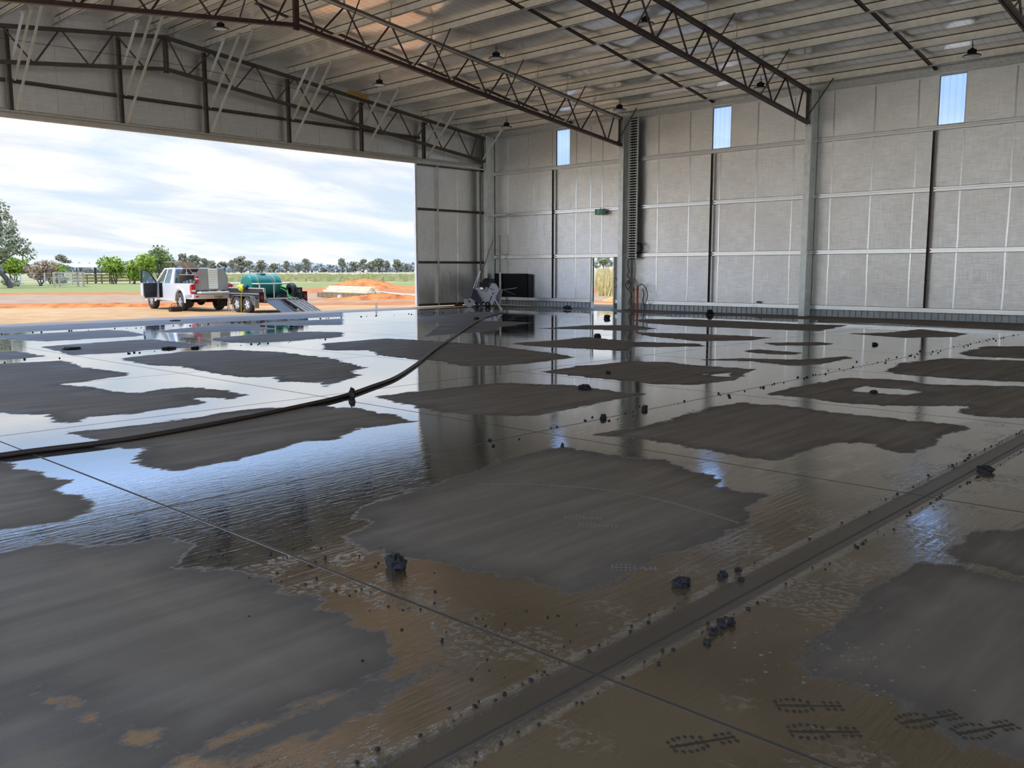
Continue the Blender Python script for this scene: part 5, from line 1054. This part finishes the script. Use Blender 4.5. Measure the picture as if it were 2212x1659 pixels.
# ------------------------------------------------------------------ mud clods on the floor
CL = [(2.91, 3.60, .085, .10, 'largest dark mud clod, standing by the brown slurry in the foreground'), (6.66, 9.03, .10, .15, 'big dark clod sitting against the water hose'), (3.74, 2.33, .075, .06, 'dark mud clod left of the wide floor joint at the lower right'),
      (3.99, 2.24, .05, .05, 'square mud clod right beside the wide floor joint'), (4.14, 2.24, .045, .022, 'flat crumbly mud lump next to the square clod'), (4.02, 2.15, .035, .02, 'small mud lump on the near edge of the wide joint'),
      (9.2, 7.31, .17, .09, 'long low mud heap on the wet floor at middle right'), (7.59, 1.95, .13, .06, 'low mud heap beyond the wide joint at the far right'), (7.54, 5.72, .07, .06, 'reddish mud lump on the joint right of centre'),
      (8.35, 5.74, .07, .07, 'mud lump on the joint, right neighbour of the reddish one'), (3.42, 1.92, .055, .05, 'knobbly mud lump on the near side of the wide joint'), (3.33, 1.90, .05, .035, 'small mud lump left of the knobbly one'), (3.22, 1.86, .045, .025, 'little mud lump farthest left on the near joint edge'), (3.47, 1.89, .045, .045, 'pale topped mud lump at the end of the near row'),
      (10.85, 8.16, .09, .06, 'small mud lump on the dry slab right of centre'), (23.26, 17.58, .22, .14, 'mud lump near the doorway column foot'), (27.6, 16.3, .25, .20, 'dark clod near the middle bay wall'), (27.7, 22.9, .35, .16, 'dark mud heap just left of the small doorway'),
      (16.7, 12.89, .16, .11, 'mud lump in the wet joints beyond the hose'), (6.04, 5.05, .04, .05, 'tiny mud lump on the slurry at the centre'), (6.9, 18.9, .35, .06, 'flat muddy heap far left on the white wet strip'), (8.32, 17.5, .3, .05, 'flat muddy streak beside the far left wet joint'), (8.75, 17.2, .14, .05, 'small muddy lump right of the flat streak'), (13.1, 27.0, .3, .05, 'muddy lump on the floor near the parked pickup'),
      (18.86, 7.15, .12, .06, 'small mud lump on the far right joint'), (11.45, 4.31, .09, .05, 'mud dot on the wet floor at far right'), (2.45, 2.72, .018, .022, 'pebble of mud on the grey slab at the bottom'), (20.0, 20.35, .18, .09, 'mud lump beside the hose in the distance')]
for i, (x, y, r_, h_, lb) in enumerate(CL):
    r_ *= .62; h_ *= .85
    b = MB(); rs_ = random.Random(i)
    for k_ in range(5 if r_ > .04 else 2):
        a_ = rs_.uniform(0, 6.28); q = rs_.uniform(0, .55)*r_; b.blob((x+q*math.cos(a_), y+q*math.sin(a_), h_*rs_.uniform(.15, .38)), (r_*rs_.uniform(.4, .75), r_*rs_.uniform(.4, .75), h_*rs_.uniform(.5, .7)), i*9+k_, .35, 11, 8, -h_*.3)
    b.v = [(p[0], p[1], max(p[2], .0005)) for p in b.v]
    tag(b.build('mud_clod', mudm), lb, 'mud', 'mud clods on the floor')
b = MB(); rs_ = random.Random(99)
def crumb(x, y, r_): b.blob((x, y, r_*.3), (r_, r_*rs_.uniform(.6, 1.4), r_*.8), rs_.randint(0, 9999), .3, 6, 4, -r_*.28)
for k_ in range(420):
    t_ = rs_.random()
    if t_ < .40: crumb(rs_.uniform(1.2, 11)**1.0, 2.075+rs_.choice((-.13, .13))+rs_.gauss(0, .018), rs_.uniform(.003, .011))
    elif t_ < .62: crumb(rs_.uniform(5.5, 24), 5.72+rs_.gauss(0, .10), rs_.uniform(.005, .02))
    elif t_ < .80: crumb(2.66+rs_.gauss(0, .25), rs_.uniform(2.2, 4.6), rs_.uniform(.003, .008))
    elif t_ < .92: crumb(rs_.uniform(7, 24), 24.6+rs_.gauss(0, .12), rs_.uniform(.012, .028))
    else: crumb(rs_.uniform(4, 12), 17.2+rs_.gauss(0, .12), rs_.uniform(.01, .025))
tag(b.build('mud_crumbs', mudm), 'scattered crumbs of mud along the floor joints', 'mud', kind='stuff')

# ------------------------------------------------------------------ boot prints and scuffs on the slab
printm = mat('damp_print'); printm[1].out(printm[1].bsdf((.20, .165, .12), .42, 0, ior=1.5)); printm = printm[0]
darkprint = mat('muddy_print'); darkprint[1].out(darkprint[1].bsdf((.050, .034, .019), .3, 0, ior=1.5)); darkprint = darkprint[0]
def bootprint(x, y, ang, m_, seed, label):
    rs_ = random.Random(seed); b = MB(); c, s_ = math.cos(ang), math.sin(ang)
    def lug(u, v, a_, w_):
        pts = []
        for k_ in range(7):
            t_ = 6.283*k_/7; q = rs_.uniform(.7, 1.1); pu, pv = u+math.cos(t_)*a_*q, v+math.sin(t_)*w_*q; pts.append((x+pu*c-pv*s_, y+pu*s_+pv*c))
        b.prism(pts, .0004, .0022)
    for k_ in range(6):
        u = -.02+.024*k_; hw = .042*math.sin(math.pi*(k_+1.6)/8.2)+.004
        for v in (-hw, 0, hw): lug(u, v, .0085, .012)
    for k_ in range(3):
        for v in (-.026, 0, .026): lug(-.13+.026*k_, v, .009, .010)
    b.prism([(x+u*c-v*s_, y+u*s_+v*c) for u, v in ((-.135, -.006), (.10, -.006), (.10, .006), (-.135, .006))], .0003, .0012)
    tag(b.build('boot_print', m_), label, 'footprint', 'boot prints on the slab')
for i, (x, y, a_, m_, lb) in enumerate(((4.37, 3.49, 2.2, printm, 'pale boot print in the middle of the big centre slab'), (4.29, 3.31, 2.2, printm, 'pale boot print just in front of the first centre one'), (3.79, 2.68, 2.2, printm, 'faint pale boot print near the slab edge by the slurry'),
        (2.98, 1.32, 2.3, darkprint, 'dark boot print at the bottom right beside the slab edge'), (2.84, 1.20, 2.3, darkprint, 'dark boot print nearest the bottom right corner slurry'), (2.49, 1.47, 2.6, darkprint, 'dark boot print at the bottom edge right of centre'),
        (3.18, .96, 2.6, darkprint, 'dark boot print on the grey slab at the bottom right'), (3.24, .79, 2.6, darkprint, 'dark boot print farthest right at the bottom'))): bootprint(x, y, a_, m_, i, lb)
arcp = smooth_path([(4.54, 4.62, 0), (4.72, 4.42, 0), (4.87, 4.23, 0), (5.05, 3.84, 0), (5.09, 3.37, 0), (5.02, 2.96, 0), (4.95, 2.67, 0)], 12); b = MB(); rs_ = random.Random(4); n = len(arcp)
for k_ in range(n-1):
    p, q = arcp[k_], arcp[k_+1]; d = (q-p).normalized(); nn_ = Vector((-d.y, d.x, 0)); wa = rs_.uniform(.006, .022)*(1.7 if k_ < 26 else 1.0)
    b.add([p-nn_*wa+Vector((0, 0, .0008)), q-nn_*rs_.uniform(.006, .02)+Vector((0, 0, .0008)), q+nn_*rs_.uniform(.006, .02)+Vector((0, 0, .0008)), p+nn_*wa+Vector((0, 0, .0008))], [(0, 1, 2, 3)])
tag(b.build('scuff_mark', printm), 'pale curved scuff line across the big centre slab', 'mark')
b = MB()
for k_ in range(60):
    x, y, r_ = 3.45+rs_.gauss(0, .28), 1.42+rs_.gauss(0, .18), rs_.uniform(.002, .009); b.prism([(x+r_*math.cos(t_)*1.2, y+r_*math.sin(t_)) for t_ in np.linspace(0, 6.283, 9)[:-1]], .0004, .0016)
tag(b.build('water_drops', printm), 'sprinkle of pale water drops on the grey slab at the lower right', 'drops', kind='stuff')
